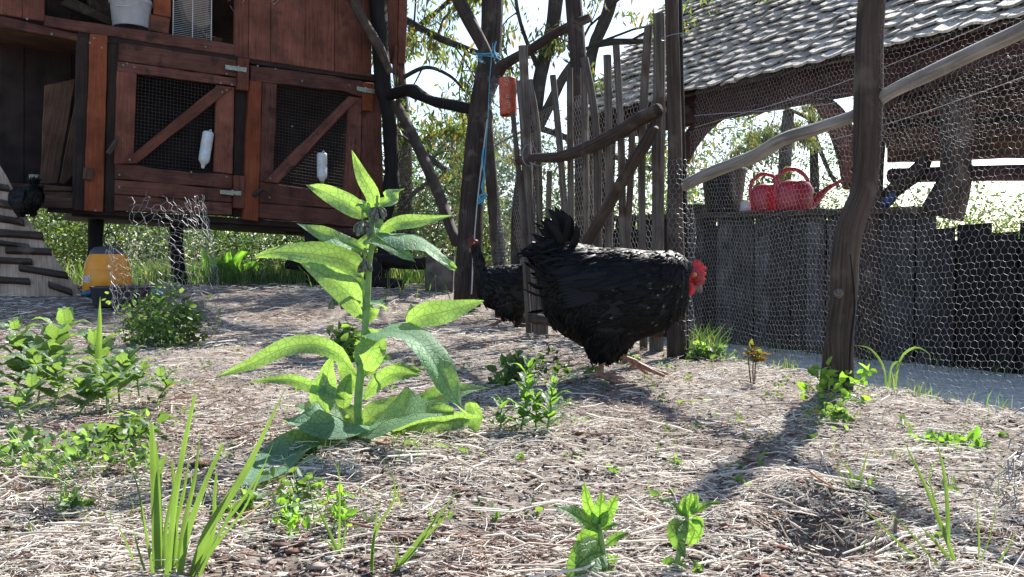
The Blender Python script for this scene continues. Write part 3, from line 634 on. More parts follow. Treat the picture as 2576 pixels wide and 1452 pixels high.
# ---------------------------------------------------------------- gate
def gd(px): return 3.72-(px-1310)/380*.80
g0 = P(1310, 500, gd(1310)); g1 = P(1690, 500, gd(1690)); gr = (g1-g0); gr.z = 0; gr.normalize(); gn = Vector((gr.y, -gr.x, 0))
def GP(px, py, off=0): return plane_hit(px, py, g0+gn*off, gn)
gate = thing('picket_gate', 'rustic gate of split uneven slats behind the black hen', 'gate', GP(1500, 860))
SL = [([(1316, 116), (1322, 300), (1330, 560), (1340, 850)], 12, -.02), ([(1290, 282), (1304, 420), (1314, 552), (1332, 845)], 7, .02),
      ([(1306, 204), (1324, 420), (1338, 600), (1352, 856)], 8, .03), ([(1333, 202), (1352, 330), (1356, 500), (1360, 850)], 8, -.01),
      ([(1390, 190), (1404, 330), (1412, 420), (1424, 600), (1428, 860)], 8, -.015), ([(1433, 171), (1434, 380), (1436, 600), (1438, 860)], 9, -.01),
      ([(1466, 171), (1472, 400), (1474, 620), (1476, 865)], 8, -.03), ([(1470, 147), (1490, 250), (1502, 380), (1505, 600), (1508, 870)], 10, -.01),
      ([(1528, 139), (1531, 380), (1534, 640), (1540, 880)], 10, -.01), ([(1551, 114), (1560, 300), (1564, 500), (1568, 640), (1576, 880)], 9, -.015),
      ([(1631, 66), (1622, 200), (1614, 400), (1617, 600), (1618, 880)], 10, -.01), ([(1658, 35), (1657, 300), (1655, 600), (1650, 890)], 16, -.02),
      ([(1590, 330), (1585, 480), (1576, 640), (1586, 880)], 9, -.03), ([(1383, 430), (1380, 540), (1373, 660), (1372, 860)], 7, -.03)]
for pts, hw, off in SL:
    m = MB(); c = [GP(x+random.uniform(-1, 1), y, off) for x, y in pts]; d = gd(pts[0][0])
    # flattened split stake: a tube squeezed in the gate's depth
    m.tube(c, [hw*d/F*random.uniform(.92, 1.1) for _ in c], 9, 6, rough=.22, flat=.75); m.build('slat', M_slat, gate)
def gpole(name, pts, rad, off, mat=M_slat, flat=1):
    m = MB(); m.tube([GP(x, y, off) for x, y in pts], [r*gd(p[0])/F for r, p in zip(rad, pts)], 10, 6, rough=.12, flat=flat); return m.build(name, mat, gate, True)
gpole('rail', [(1304, 404), (1350, 397), (1400, 396), (1450, 383), (1500, 362), (1560, 332), (1610, 300), (1656, 276)], [11, 12, 13, 14, 16, 17, 18, 18], .045, M_bark)
gpole('brace', [(1474, 612), (1530, 520), (1590, 415), (1625, 360), (1645, 318)], [13, 14, 15, 15, 13], .05, M_bark)
gpole('rail', [(1338, 800), (1420, 812), (1500, 820), (1580, 828), (1662, 836)], [13, 14, 14, 14, 14], .045, M_bark)
m = MB(); c = GP(1344, 392, .05); m.tube([c+Vector((math.cos(t)*.03-.02, -.02, math.sin(t)*.045)) for t in [k*math.pi/5 for k in range(11)]], .0018, 5, 2); m.tube([c+Vector((-.02, -.03, -.03)), c+Vector((.02, -.035, -.045)), c+Vector((.055, -.02, -.03))], .0018, 5, 3); m.build('wire_tie', M_galv, gate)
gp = thing('gate_post', 'thick cracked gate post wrapped with wire netting at the right end of the gate', 'post', P(1703, 905, 2.87))
pole('half_log', [(1688, -60, 2.87), (1692, 110, 2.87), (1698, 380, 2.87), (1700, 640, 2.85), (1704, 912, 2.82)], [17, 17, 18, 22, 25], M_bark, gp, seg=14, rough=.12)
pole('half_log', [(1706, -60, 2.9), (1708, 110, 2.9), (1712, 380, 2.9), (1718, 560, 2.89), (1720, 912, 2.84)], [11, 11, 12, 13, 14], M_black, gp, seg=10, rough=.15)
m = MB(); c = P(1697, 93, 2.87); m.tube([c+Vector((math.cos(t)*.045, math.sin(t)*.04, .008*math.cos(t))) for t in [k*math.pi/6 for k in range(13)]], .0015, 5, 2); m.tube([P(1711, 90, 2.8), P(1718, 86, 2.79), P(1714, 94, 2.79)], .0015, 5, 3); m.build('wire_tie', M_galv, gp)
# tin can on a slat top
c0 = GP(1276, 198, .01); c1 = GP(1279, 290, .01); M = Matrix.Translation(c1) @ (c0-c1).to_track_quat('Z', 'Y').to_matrix().to_4x4(); H = (c0-c1).length
m = MB(); pr = [(.0375, 0), (.0385, .003)]
n_ = 26
for i in range(n_): pr.append((.0375+(.0009 if i % 2 else 0), .006+(H-.012)*i/n_))
pr += [(.0385, H-.003), (.0375, H), (.036, H), (.0355, .0)]
m.lathe(pr, M, 26); can = m.build('tin_can', M_tin, org=c1, smooth=True); meta(can, 'rust orange ribbed tin can hung upside down at the left end of the gate', 'tin can')
m = MB(); tc_ = (CO-c1); axn = (c0-c1).normalized(); tc_ = (tc_-axn*tc_.dot(axn)).normalized(); sd_ = axn.cross(tc_)
def ring(cc, r, t0=0, t1=6.3, w_=.0013):
    k = 12; m.tube([c1+axn*cc[1]+tc_*(.0395*math.cos((cc[0]+r*math.cos(t))/.0385))+sd_*(.0395*math.sin((cc[0]+r*math.cos(t))/.0385))+axn*(r*math.sin(t)) for t in [t0+(t1-t0)*i/k for i in range(k+1)]], w_, 5, 1)
ring((-.004, H*.92), .006, 0, 6.3); ring((.002, H*.87), .005, -1.6, 1.6); ring((-.003, H*.78), .005); ring((0, H*.46), .006); ring((.002, H*.31), .005, 1, 6.3); ring((0, H*.19), .0065, -2.5, 2.4); ring((.004, H*.24), .006, -1.3, 1.4)
m.build('cut_marks', plain('bare_tin', (.45, .35, .28), rough=.5), can)

# ---------------------------------------------------------------- wire nets
def hexnet(Sf, wid, hei, cell, r, jit=.0012, keep=None, tw=1.35):
    s = cell/math.sqrt(3); nc = int(wid/(cell/2))+1; nr = int(hei/(1.5*s))+1
    I, J = np.meshgrid(np.arange(nc), np.arange(nr), indexing='ij'); up_ = ((I+J) % 2 == 1)
    u = I*cell/2; v = J*1.5*s+np.where(up_, s/4, -s/4)
    Pn = Sf(u, v)+rng.normal(0, jit, u.shape+(3,))
    a = [Pn[:-1].reshape(-1, 3)]; b = [Pn[1:].reshape(-1, 3)]; rr = [np.full(a[0].shape[0], r)]
    mu = up_[:, :-1]; a.append(Pn[:, :-1][mu]); b.append(Pn[:, 1:][mu]); rr.append(np.full(a[1].shape[0], r*tw))
    A = np.concatenate(a); B = np.concatenate(b); rr = np.concatenate(rr)
    if keep is not None:
        k = keep(A) & keep(B); A, B, rr = A[k], B[k], rr[k]
    return prisms(A, B, rr, 3)
FA = np.array([.575, 2.84]); FD = np.array([.327, -.945]); FN = np.array([.945, .327])
def fence_pt(u, v, base=-.02, amp=.010):
    u = np.asarray(u, float); v = np.asarray(v, float)
    sag = .012*np.sin(u*5+v*2)*np.sin(v*4+1)
    x = FA[0]+FD[0]*u+FN[0]*(sag+amp+.035); y = FA[1]+FD[1]*u+FN[1]*(sag+amp+.035)
    return np.stack([x, y, base+v+.02*np.sin(u*4)+.012*np.sin(u*11+v*3)], -1)
V1, F1 = hexnet(lambda u, v: fence_pt(u-.03, v), 1.75, .78, .0156, .00024)
net = fastmesh('wire_fence', V1, F1, M_galv, o=Vector((.8, 2.1, 0)), smooth=False)
meta(net, 'galvanised hexagonal wire fence stretched between gate post and wavy post', 'wire fence')
V1, F1 = hexnet(lambda u, v: fence_pt(u-.03, v*.93, base=.60, amp=.018), 1.75, .95, .0150, .00020, jit=.001); fastmesh('upper_netting', V1, F1, M_galv, net)
m = MB()
for v0, v1 in ((.80, .745), (.76, .80), (.62, .66)):
    a = fence_pt(0, v0+.02); b = fence_pt(.8, v1+.02); c = fence_pt(1.7, v1+.09); m.tube([Vector(a), Vector(b), Vector(c)], .0009, 5, 5)
m.build('tension_wire', M_galv, net)
# netting round the gate post
def wrap(u, v):
    a = u/.045-2.6; x = P(1704, 700, 2.85); rr = .047+.008*np.sin(v*20+a)
    return np.stack([x.x+.005+np.cos(a)*rr, x.y+np.sin(a)*rr, .0+v], -1)
V1, F1 = hexnet(wrap, .2, .66, .0185, .00045); fastmesh('netting', V1, F1, M_galv, gp)
# nets behind the gate
def back(u, v):
    x = -.12+.66*u/1.75+.012*np.sin(v*9); y = 4.75-1.7*u/1.75; return np.stack([x+0*v, y+.02*np.sin(u*7+v*5), .02+v], -1)
V1, F1 = hexnet(back, 1.75, 1.02, .024, .0005); meta(fastmesh('rear_wire_net', V1, F1, M_galv2, o=Vector((.2, 3.9, 0))), 'dark hexagonal netting standing behind the slats of the gate', 'wire fence')
def drape(u, v):
    f = .03*np.sin(u*55+v*3)*(1-.3*np.sin(v*3)); return np.stack([-.11+.25*u+.05*np.sin(v*2.2)-.05*v*.6, 4.55+f-.1*u, .05+v], -1)
V1, F1 = hexnet(drape, .75, 1.25, .02, .0006); meta(fastmesh('draped_net', V1, F1, M_galv, o=Vector((0, 4.5, 0))), 'folded wire net hanging right of the thinner upright pole', 'wire netting')
def farn(u, v): return np.stack([-1.0+.72*u/1.5, 6.9-.6*u/1.5+.03*np.sin(u*6), .0+v], -1)
V1, F1 = hexnet(farn, 1.5, 1.25, .03, .0006); meta(fastmesh('far_wire_net', V1, F1, M_galv2, o=Vector((-.7, 6.6, 0))), 'fine wire net behind the slanting brace', 'wire netting')
# wavy fence post and rail
wp = pole('fence_post', [(2196, -60, 2.10), (2187, 110, 2.10), (2185, 232, 2.10), (2181, 350, 2.10), (2174, 470, 2.10), (2150, 540, 2.1), (2136, 590, 2.10), (2126, 655, 2.10), (2124, 742, 2.10), (2114, 830, 2.10), (2106, 930, 2.10), (2100, 1010, 2.08)],
     [32, 32, 33, 33, 31, 32, 32, 34, 33, 33, 38, 42], M_bark, seg=22, rough=.10, sub=8, label='crooked dark fence post with an S bend, tallest at the right', cat='fence post')
m = MB(); m.tube([P(2110, 738, 2.055), P(2111, 738, 2.045)], [.012, .006], 10, 1); m.build('knot', M_slat, wp)
m = MB(); m.tube([P(2139, 640, 2.058), P(2150, 760, 2.052), P(2140, 860, 2.05), P(2136, 960, 2.05)], [.0015, .003, .003, .002], 6, 5); m.build('crack', M_black, wp)
pole('sloping_rail', [(1718, 468, 2.86), (1780, 438, 2.72), (1850, 411, 2.58), (1900, 392, 2.5), (1966, 352, 2.38), (2060, 322, 2.24), (2150, 290, 2.16), (2240, 232, 2.06), (2330, 190, 1.96), (2450, 132, 1.82), (2590, 66, 1.68), (2760, -30, 1.52)],
     [13, 15, 15, 17, 16, 16, 16, 17, 19, 20, 21, 22], M_grey, seg=14, rough=.14, label='pale weathered rail sloping up from the gate post behind the wavy post', cat='rail')
# crumpled loose wire, lower right corner
def crump(u, v):
    return np.stack([.60+.05*np.sin(v*9)+u*.25+.03*np.sin(u*40), 1.02+.07*np.sin(v*13+u*20)+u*.2, .0+v*.85+.02*np.sin(u*30)], -1)
V1, F1 = hexnet(crump, .12, .26, .022, .0006, jit=.005); meta(fastmesh('loose_wire', V1, F1, M_galv, o=Vector((.62, 1.03, 0))), 'crumpled end of wire netting in the lower right corner', 'wire netting')
# wire sleeve round the plant
def sleeve(u, v):
    a = u/.175-.35; c = P(398, 700, 3.35); lean = -.10*(v-.25)
    top = 1-.38*np.clip((v-.42)/.2, 0, 1)
    rx = (.195+.02*np.sin(a*3+v*9))*top; ry = (.16+.02*np.cos(a*2+v*7))*top
    return np.stack([c.x+.02-lean*.15+np.cos(a)*rx, c.y+np.sin(a)*ry, .02+v+.02*np.sin(a*4)], -1)
def kp(A): return (A[:, 2] < .40+.17*(A[:, 0] > P(340, 600, 3.3).x)+.03*np.sin(A[:, 0]*90))
V1, F1 = hexnet(sleeve, 1.08, .58, .034, .0007, jit=.004, keep=kp); meta(fastmesh('wire_sleeve', V1, F1, M_galv, o=P(398, 880, 3.3)), 'crumpled wire netting sleeve standing round a leafy plant', 'wire guard')

# ---------------------------------------------------------------- shed on the right
def S(a, b, z): return W0+WD*a+WU*b+Vector((0, 0, z))
WN = -WU
def wall_hit(px, py, off=0): return plane_hit(px, py, W0+WN*off, WN)
def wp_(name, mat, pts, off, th, parent, wob=.004, bev=.004):
    m = MB(); m.prism([wall_hit(x, y, off) for x, y in pts], WN, th, bev, wob); return m.build(name, mat, parent)
shed = thing('open_shed', 'open garden shed with curled wooden shingle roof behind the wire fence', 'shed', S(0, .6, -.25))
PT = R(37); ZE = 1.47; EX = .118
rdir = (WU*math.cos(PT)+UP*math.sin(PT)); rn_ = (-WU*math.sin(PT)+UP*math.cos(PT))
E0 = W0-WU*.22+UP*ZE
shm = []
for k in range(7):
    m = MB(); wv = .0; n = 6; L = .235; Wd = .128; th = .014
    # one split shingle: rounded butt, slightly dished and curled
    cu = random.uniform(-.004, .012); vs = []; sk_ = random.uniform(-.02, .02)
    for side in (0, 1):
        for i in range(n+1):
            x = -Wd/2+Wd*i/n; e = 1-(2*abs(i/n-.5))**2.4
            vs.append(Vector((x, -e*.022+sk_*x, (th if side == 0 else 0)+cu*(1-math.cos((i/n-.5)*3.14))*-1+.004*math.sin(i+k))))
    for side in (0, 1):
        for i in range(n+1): vs.append(Vector((-Wd/2+Wd*i/n, L, (.004 if side == 0 else 0))))
    a, b, c, d = 0, n+1, 2*(n+1), 3*(n+1); fs = []
    for i in range(n):
        fs += [(a+i, a+i+1, c+i+1, c+i), (b+i+1, b+i, d+i, d+i+1), (a+i+1, a+i, b+i, b+i+1)]
    fs += [(a, c, d, b), (a+n, b+n, d+n, c+n)]
    m.add(vs, fs, [(v.y, v.x) for v in vs])
    me_o = m.build('shingle', M_shing, org=Vector((0, 0, 0))); shm.append(me_o.data); bpy.data.objects.remove(me_o)
cnt = 0; rest = MB(); A_END = 2.05
cand = []
for row in range(23):
    for j in range(66):
        a = -3.9+j*.113+(row % 2)*.0565+random.uniform(-.012, .012)
        if a > A_END+.36*row*EX+.02*random.random(): continue
        b = row*EX
        p = E0+WD*a+rdir*(b+random.uniform(-.012, .012))+rn_*(.030+.012*random.random())
        c = p-CO; lx = c.x/c.y*F+1288; ly = 726-(c.z/c.y+math.tan(PITCH))*F
        vis = -20 < lx < 2620 and -30 < ly < 700; cand.append((0 if vis else 1, c.length, a, row, p))
cand.sort(key=lambda t: (t[0], t[1]))
Mx = Matrix((WD, rdir, rn_)).transposed()
if Mx.determinant() < 0: Mx = Matrix((-WD, rdir, rn_)).transposed()
for i, (nv, dd, a, row, p) in enumerate(cand):
    rot = Matrix.Rotation(random.uniform(-.03, .03), 3, 'Z') @ Matrix.Rotation(-.125+random.uniform(-.05, .02), 3, 'X') @ Matrix.Rotation(random.uniform(-.035, .035), 3, 'Y')
    M = (Mx @ rot).to_4x4(); M.translation = p; me = random.choice(shm)
    if i < 300:
        o = bpy.data.objects.new('shingle', me); col.objects.link(o); o.parent = shed; o.matrix_basis = Matrix.Translation(-ORG[shed.name]) @ M
    else:
        rest.add([M @ v.co for v in me.vertices], [tuple(pp.vertices) for pp in me.polygons], [(v.co.y, v.co.x) for v in me.vertices])
o = rest.build('shingles', M_shing, shed); meta(o, kind='stuff')
# roof deck under the shingles, rafters, beams
m = MB(); m.prism([E0+WD*A_END+rdir*.05, E0-WD*4+rdir*.05, E0-WD*4+rdir*2.6, E0+WD*(A_END+.85)+rdir*2.6], rn_, .02, .002)
for v_ in range(len(m.v)): m.v[v_] = tuple(Vector(m.v[v_])-rn_*.006)
m.build('roof_deck', M_bark, shed)
for i in range(11):
    a = -3.8+i*.575; m = MB(); m.prism([S(a-.03, -.1, ZE-.03), S(a+.03, -.1, ZE-.03), S(a+.03, -.1, ZE-.03)+rdir*2.5, S(a-.03, -.1, ZE-.03)+rdir*2.5], rn_, .06, .003); m.build('rafter', M_bark, shed)
m = MB(); m.prism([S(1.98, -.06, ZE+.05), S(-4, -.06, ZE+.05), S(-4, -.06, ZE-.16), S(1.98, -.06, ZE-.16)], WN, .08, .005, .006); m.build('eave_beam', M_shred, shed)
for i in range(2):
    b0_ = -.18+i*.46; b1_ = b0_+.455; zt_ = lambda bb: ZE-.03+(min(bb, 4.0-bb)+.1)*math.tan(PT)
    m = MB(); m.prism([S(1.97, b0_, ZE+.02), S(1.97, b1_, ZE+.02), S(1.97, b1_, max(ZE+.06, zt_(b1_))), S(1.97, b0_, max(ZE+.04, zt_(b0_)))], WD, .02, .002); m.build('gable_board', M_bark, shed)
def spost(a, b, z0, z1, wdt, mat=M_bark, name='post'):
    m = MB(); m.tube([S(a, b, z0), S(a+.01, b, (z0+z1)/2), S(a, b, z1)], [wdt, wdt*.92, wdt], 10, 5, rough=.12); return m.build(name, mat, shed, True)
spost(1.78, 0, -.3, ZE-.1, .065); spost(-.62, .0, -.3, ZE-.1, .07); 
spost(-3.2, 0, -.3, ZE, .07)
def wq(px, py, b):
    return plane_hit(px, py, W0+WU*b, WN)
def curved(name, pts, b, rad, mat, flat=1.0):
    m = MB(); m.tube([wq(x, y, b) for x, y in pts], rad, 8, 6, rough=.06, flat=flat); return m.build(name, mat, shed, True)
curved('arch_brace', [(1706, 420), (1740, 350), (1785, 300), (1850, 262)], .02, [.06, .07, .07, .05], M_shred)
curved('arch_brace', [(2060, 250), (2105, 305), (2135, 380), (2150, 470)], .02, [.05, .075, .08, .07], M_red2)
curved('arch_brace', [(2330, 395), (2310, 430), (2270, 460), (2225, 500)], .1, [.04, .05, .05, .04], M_bark)
curved('inner_post', [(2408, 240), (2404, 400), (2400, 460), (2370, 540)], .1, [.09, .08, .09, .12], M_bark)
curved('inner_rail', [(2240, 442), (2400, 438), (2600, 434), (2760, 432)], .14, [.042, .042, .042, .04], M_shred)
# rough boards hanging inside the right bay
yb = [(182, 228), (226, 262), (260, 296), (294, 330), (328, 368), (366, 404)]
for i, (y0, y1) in enumerate(yb):
    x0 = 2215+i*3
    m = MB(); m.prism([wq(x0, y0-6, .55+.02*(i % 2)), wq(2900, y0-70+i*7, .55+.02*(i % 2)), wq(2900, y1-50+i*7, .55+.02*(i % 2)), wq(x0, y1+5, .55+.02*(i % 2))], WN, .03, .006, .014); m.build('log_slab', M_brown if i % 3 else M_bark, shed)
# board wall below
bw = thing('board_wall', 'low wall of upright dark grey boards along the concrete path', 'wall', S(0, 0, -.25))
a = -3.2; i = 0
while a < 1.95:
    wd = random.uniform(.10, .19)
    zt = .62+.012*math.sin(i*3.1)-.015*a*0; 
    if a+wd < -.95: zt = .50+.03*math.sin(i*2.3)
    z_ = lambda aa: gz0(S(aa, 0, 0).x, S(aa, 0, 0).y)-.02
    sh = 0
    zt0 = zt+.08*max(0, (a+1)/3)
    m = MB(); off = -.01+.018*(i % 2)+random.uniform(-.003, .003); sh = random.uniform(-.008, .008)
    m.prism([S(a, -off, z_(a)), S(a+wd-.007, -off, z_(a+wd)), S(a+wd-.007+sh, -off, zt0), S(a+sh, -off, zt0+.004)], WN, .022, .003, .006); m.build('board', M_black if -1.62 < a < -1.25 or a < -1.95 and i % 3 else M_wallb, bw); a += wd; i += 1
for a0_, a1_, zt_ in ((-3.2, -.97, .44), (-.96, 1.95, .58)):
    m = MB(); m.prism([S(a0_, .045, -.35), S(a1_, .045, -.35), S(a1_, .045, zt_), S(a0_, .045, zt_)], WN, .015, .002); m.build('gap_shade_sheet', M_black, bw)  # black sheet added behind the boards to make the gaps look shaded
m = MB(); m.prism([S(1.95, -.06, .70), S(-.93, -.06, .628), S(-.93, .32, .628), S(1.95, .32, .70)], UP, .035, .004, .004); m.build('counter_top', M_bark, bw)
# things on the counter
def ctop(px, py=512, b=.1):
    p = wq(px, py, b); q_ = p-W0; a_ = q_.dot(WD); p.z = .628+.072*(a_+.93)/2.88; return p
def watering_can(px, lab, s=1.0, spout=True):
    c = ctop(px); t = thing('watering_can', lab, 'watering can', c, 'red watering cans on the counter')
    X = Vector((1, .1, 0)).normalized(); Yv = Vector((-.1, 1, 0)).normalized()
    m = MB(); vs = []; fs = []; n = 16
    prof = [(.115, 0), (.125, .02), (.13, .10), (.125, .17), (.10, .215), (.05, .235), (.01, .24)]
    for r, z in prof:
        for k in range(n): a = 2*math.pi*k/n; vs.append(c+X*(math.cos(a)*r*1.15*s-.01)+Yv*math.sin(a)*r*.62*s+UP*z*s)
    for i in range(len(prof)-1):
        for k in range(n): fs.append((i*n+k, i*n+(k+1) % n, (i+1)*n+(k+1) % n, (i+1)*n+k))
    m.add(vs, fs); m.build('body', M_pl_red, t, True)
    m = MB(); m.tube([c+X*x*s+UP*z*s for x, z in ((-.135, .05), (-.165, .14), (-.15, .25), (-.07, .315), (.02, .305), (.08, .25), (.09, .2))], .016*s, 10, 6, flat=.7); m.build('handle', M_pl_red, t, True)
    if spout:
        m = MB(); m.tube([c+X*x*s+UP*z*s for x, z in ((.11, .04), (.17, .10), (.24, .17), (.31, .21), (.38, .25))], [.04*s, .03*s, .02*s, .014*s, .012*s], 10, 5); m.build('spout', M_pl_red, t, True)
        m = MB(); e = c+X*.38*s+UP*.25*s; m.tube([e, e+(X*.02+UP*.02)*s], [.014*s, .03*s], 12, 1); m.build('rose', M_pl_red, t, True)
watering_can(1935, 'red watering can on the counter nearest the black pot', .80, False)
watering_can(2003, 'red watering can with its spout pointing right on the counter', .86, True)
c = ctop(1820); m = MB(); m.lathe([(.115, 0), (.12, .005), (.155, .285), (.165, .287), (.165, .315), (.155, .315), (.15, .28), (.11, .01), (0, .01)], Matrix.Translation(c), 26); meta(m.build('plant_pot', M_pl_blk, smooth=True, org=c), 'tall black plastic pot left of the red watering cans', 'pot')
c = ctop(1882); m = MB(); m.lathe([(.05, 0), (.06, .0), (.05, .075), (.0, .08)], Matrix.Translation(c), 12); meta(m.build('white_pot', M_pl_w, smooth=True, org=c), 'small white upturned pot between black pot and watering cans', 'pot')
c = ctop(1760, 512, .15); m = MB(); m.box(Matrix.Translation(c+Vector((0, 0, .035))) @ Matrix.Rotation(.5, 4, 'Z'), .28, .12, .07); meta(m.build('wood_offcut', M_bark, org=c), 'short wooden offcut lying at the left end of the counter', 'offcut')
c = ctop(2232, 515, .05); m = MB(); m.tube([c+Vector((-.06, 0, .015)), c+Vector((-.01, 0, .03)), c+Vector((.03, 0, .07)), c+Vector((.04, .02, .13))], [.014, .03, .025, .012], 8, 5, rough=.4); meta(m.build('rag', plain('blue_rag', (.06, .08, .2), rough=.9, sc=40, var=.5), smooth=True, org=c), 'dark blue rag on the counter right of the wavy post', 'rag')
# ---------------------------------------------------------------- hens
def hen(name, label, loc, yaw, s=1.0, detail=1.0, group=None, headup=False, tail=True, MC=M_comb):
    """local frame: +x forward, z up; traced in units of the photograph's zoom, k metres each"""
    k = .0003514*s; t = thing(name, label, 'hen', loc, group); MW = Matrix.Translation(loc) @ Matrix.Rotation(yaw, 4, 'Z')
    def Lp(x, z, y=0): return MW @ Vector(((x-620)*k, y, (1352-z)*k))
    rings = [(70, 500, 560, 30), (95, 420, 690, 95), (120, 395, 830, 150), (180, 345, 955, 210), (260, 322, 1020, 250), (360, 345, 1080, 280), (450, 368, 1130, 292), (560, 380, 1165, 302), (700, 382, 1150, 306), (800, 392, 1085, 298), (900, 402, 1045, 282), (1000, 402, 1010, 268), (1090, 410, 962, 225), (1150, 425, 905, 175), (1190, 445, 850, 125), (1210, 520, 790, 70), (1216, 610, 700, 20)]
    if headup: rings = rings[:12]+[(1060, 440, 900, 200), (1110, 520, 840, 130), (1130, 600, 760, 50)]
    def surf(u, a):
        u = max(0, min(len(rings)-1.001, u)); i = int(u); f = u-i; A, B = rings[i], rings[i+1]
        x, tp, bt, wd = [A[j]*(1-f)+B[j]*f for j in range(4)]
        h = (bt-tp)/2; cz = (bt+tp)/2; ca, sa = math.cos(a), math.sin(a)
        e = .86
        yy = math.copysign(abs(ca)**e, ca)*wd*k; zz = math.copysign(abs(sa)**e, sa)*h
        yy *= 1+.10*(-sa)*(sa < 0)
        return Lp(x, cz-zz, yy)
    m = MB(); n = 26; N = len(rings)*3
    vs = [surf(i/(N-1)*(len(rings)-1), 2*math.pi*j/n) for i in range(N) for j in range(n)]
    fs = [(i*n+j, i*n+(j+1) % n, (i+1)*n+(j+1) % n, (i+1)*n+j) for i in range(N-1) for j in range(n)]
    fs += [tuple(range(n))[::-1], tuple((N-1)*n+j for j in range(n))]
    m.add(vs, fs)
    if headup: nk = [(1000, 560, 150), (1070, 420, 110), (1120, 260, 78), (1150, 130, 62), (1165, 60, 60), (1180, 20, 40)]
    else: nk = [(1030, 600, 190), (1120, 570, 150), (1190, 550, 104), (1235, 550, 66), (1262, 548, 46), (1275, 545, 26)]
    m.tube([Lp(x, z) for x, z, r in nk], [r*k for x, z, r in nk], 16, 5)
    for sy in (-1, 1):
        x0 = 545 if sy < 0 else 660
        m.tube([Lp(x0+30, 960, sy*.05*s), Lp(x0+10, 1090, sy*.045*s), Lp(x0, 1160, sy*.04*s), Lp(x0, 1195, sy*.038*s)], [.06*s, .046*s, .026*s, .012*s], 12, 4)
    m.tube([Lp(240, 520), Lp(180, 400), Lp(170, 300)], [.06*s, .035*s, .012*s], 10, 4)
    b = m.build('body', M_hbody, t, True); rm = b.modifiers.new('r', 'REMESH'); rm.mode = 'VOXEL'; rm.voxel_size = .006*s; rm.use_smooth_shade = True
    # plumage
    F_ = MB(); U_ = (MW.to_3x3() @ Vector((1, 0, 0)))
    def feather(base, nrm, dr, L, Wd, c, curl=.15, seg=3):
        dr = (dr-nrm*dr.dot(nrm)).normalized(); sd = nrm.cross(dr); vs = []; fs = []
        for i in range(seg+1):
            q = i/seg; wq_ = Wd*(.35+1.3*math.sin(math.pi*min(1, q*.8+.12))*.5)*(1 if i < seg else .35)
            cpt = base+dr*L*q+nrm*(.004*s+curl*L*(q-q*q*1.3))
            vs += [cpt-sd*wq_*.5-nrm*.0015, cpt+nrm*.0018, cpt+sd*wq_*.5-nrm*.0015]
        for i in range(seg):
            for j in (0, 1): fs.append((3*i+j, 3*i+j+1, 3*i+4+j, 3*i+3+j))
        F_.add(vs, fs, c=c)
    nf = int(5200*detail); rr = random.Random(5)
    for _ in range(nf):
        u = rr.random()*(len(rings)-1.6)+.3; a = rr.random()*2*math.pi
        p = surf(u, a); du = surf(u+.08, a)-surf(u-.08, a); da = surf(u, a+.05)-surf(u, a-.05); nn = da.cross(du)
        if nn.length < 1e-9: continue
        nn.normalize(); 
        cc = surf(u, a+math.pi); 
        if nn.dot(p-cc) < 0: nn = -nn
        back = -U_+Vector((0, 0, -.35)); 
        if u > 11 and not headup: back = -U_*.8+Vector((0, 0, -.8))
        if u < 6 and math.sin(a) < -.1: back = -U_*.5+Vector((0, 0, -1))
        back += Vector((rr.gauss(0, .25), rr.gauss(0, .25), rr.gauss(0, .25)))
        if back.cross(nn).length < .2: continue
        g = rr.uniform(.002, .009); c = (g, g, g*1.05)
        pf = .02+.05*(u > 7)*(math.sin(a) < .3)
        if rr.random() < pf: c = (.12, .10, .095)
        feather(p-nn*.002, nn, back, rr.uniform(.016, .030)*s, rr.uniform(.008, .013)*s, c, rr.uniform(.02, .14))
        if c[0] > .1: F_.c[-12:] = [(.012, .011, .012)]*9+[(.20, .18, .17)]*3
    for _ in range(int(260*detail)):
        u = rr.uniform(1.2, 6.5); a = math.pi/2+rr.gauss(0, .75); p = surf(u, a); g = rr.uniform(.003, .012)
        nn = (p-surf(u, a+math.pi)).normalized(); up_ = .9*max(0, 1-(u-1.2)/3.2)
        feather(p, nn, -U_*.8+Vector((rr.gauss(0, .2), rr.gauss(0, .3), up_+rr.gauss(-.1, .2))), rr.uniform(.04, .07)*s, rr.uniform(.008, .014)*s, (g, g, g), rr.uniform(.1, .4), seg=4)
    # neck hackle
    for _ in range(int(520*detail)):
        q = rr.random(); i = min(len(nk)-2, int(q*(len(nk)-1.6))); f = rr.random(); A, B = nk[i], nk[i+1]
        x, z, r = [A[j]*(1-f)+B[j]*f for j in range(3)]
        if not headup and x > 1228: continue
        if headup and z < 40: continue
        a = rr.random()*6.28; ax = (Lp(B[0], B[1])-Lp(A[0], A[1])).normalized(); s1 = ax.cross(Vector((0, 0, 1)) if abs(ax.z) < .8 else U_).normalized(); s2 = ax.cross(s1)
        nn = s1*math.cos(a)+s2*math.sin(a); g = rr.uniform(.003, .012)
        if not headup and nn.dot(U_) > .75: continue
        feather(Lp(x, z)+nn*r*k*.95, nn, -ax+Vector((0, 0, -.2)), rr.uniform(.018, .03)*s, .009*s, (g, g, g), .1)
    for sy in (-1, 1):
        x0 = 545 if sy < 0 else 660
        for _ in range(int(260*detail)):
            q = rr.random(); x = x0+30-30*q; z = 960+225*q; rad = (.062-.040*q**1.3)*s; a = rr.random()*6.28; nn = (MW.to_3x3() @ Vector((math.cos(a), math.sin(a), -.15))).normalized(); g = rr.uniform(.002, .009)
            feather(Lp(x, z, sy*.045*s)+nn*rad, nn, Vector((0, 0, -1))-U_*.35+Vector((rr.gauss(0, .2), rr.gauss(0, .2), 0)), rr.uniform(.018, .03)*s, .010*s, (g, g, g), .1)
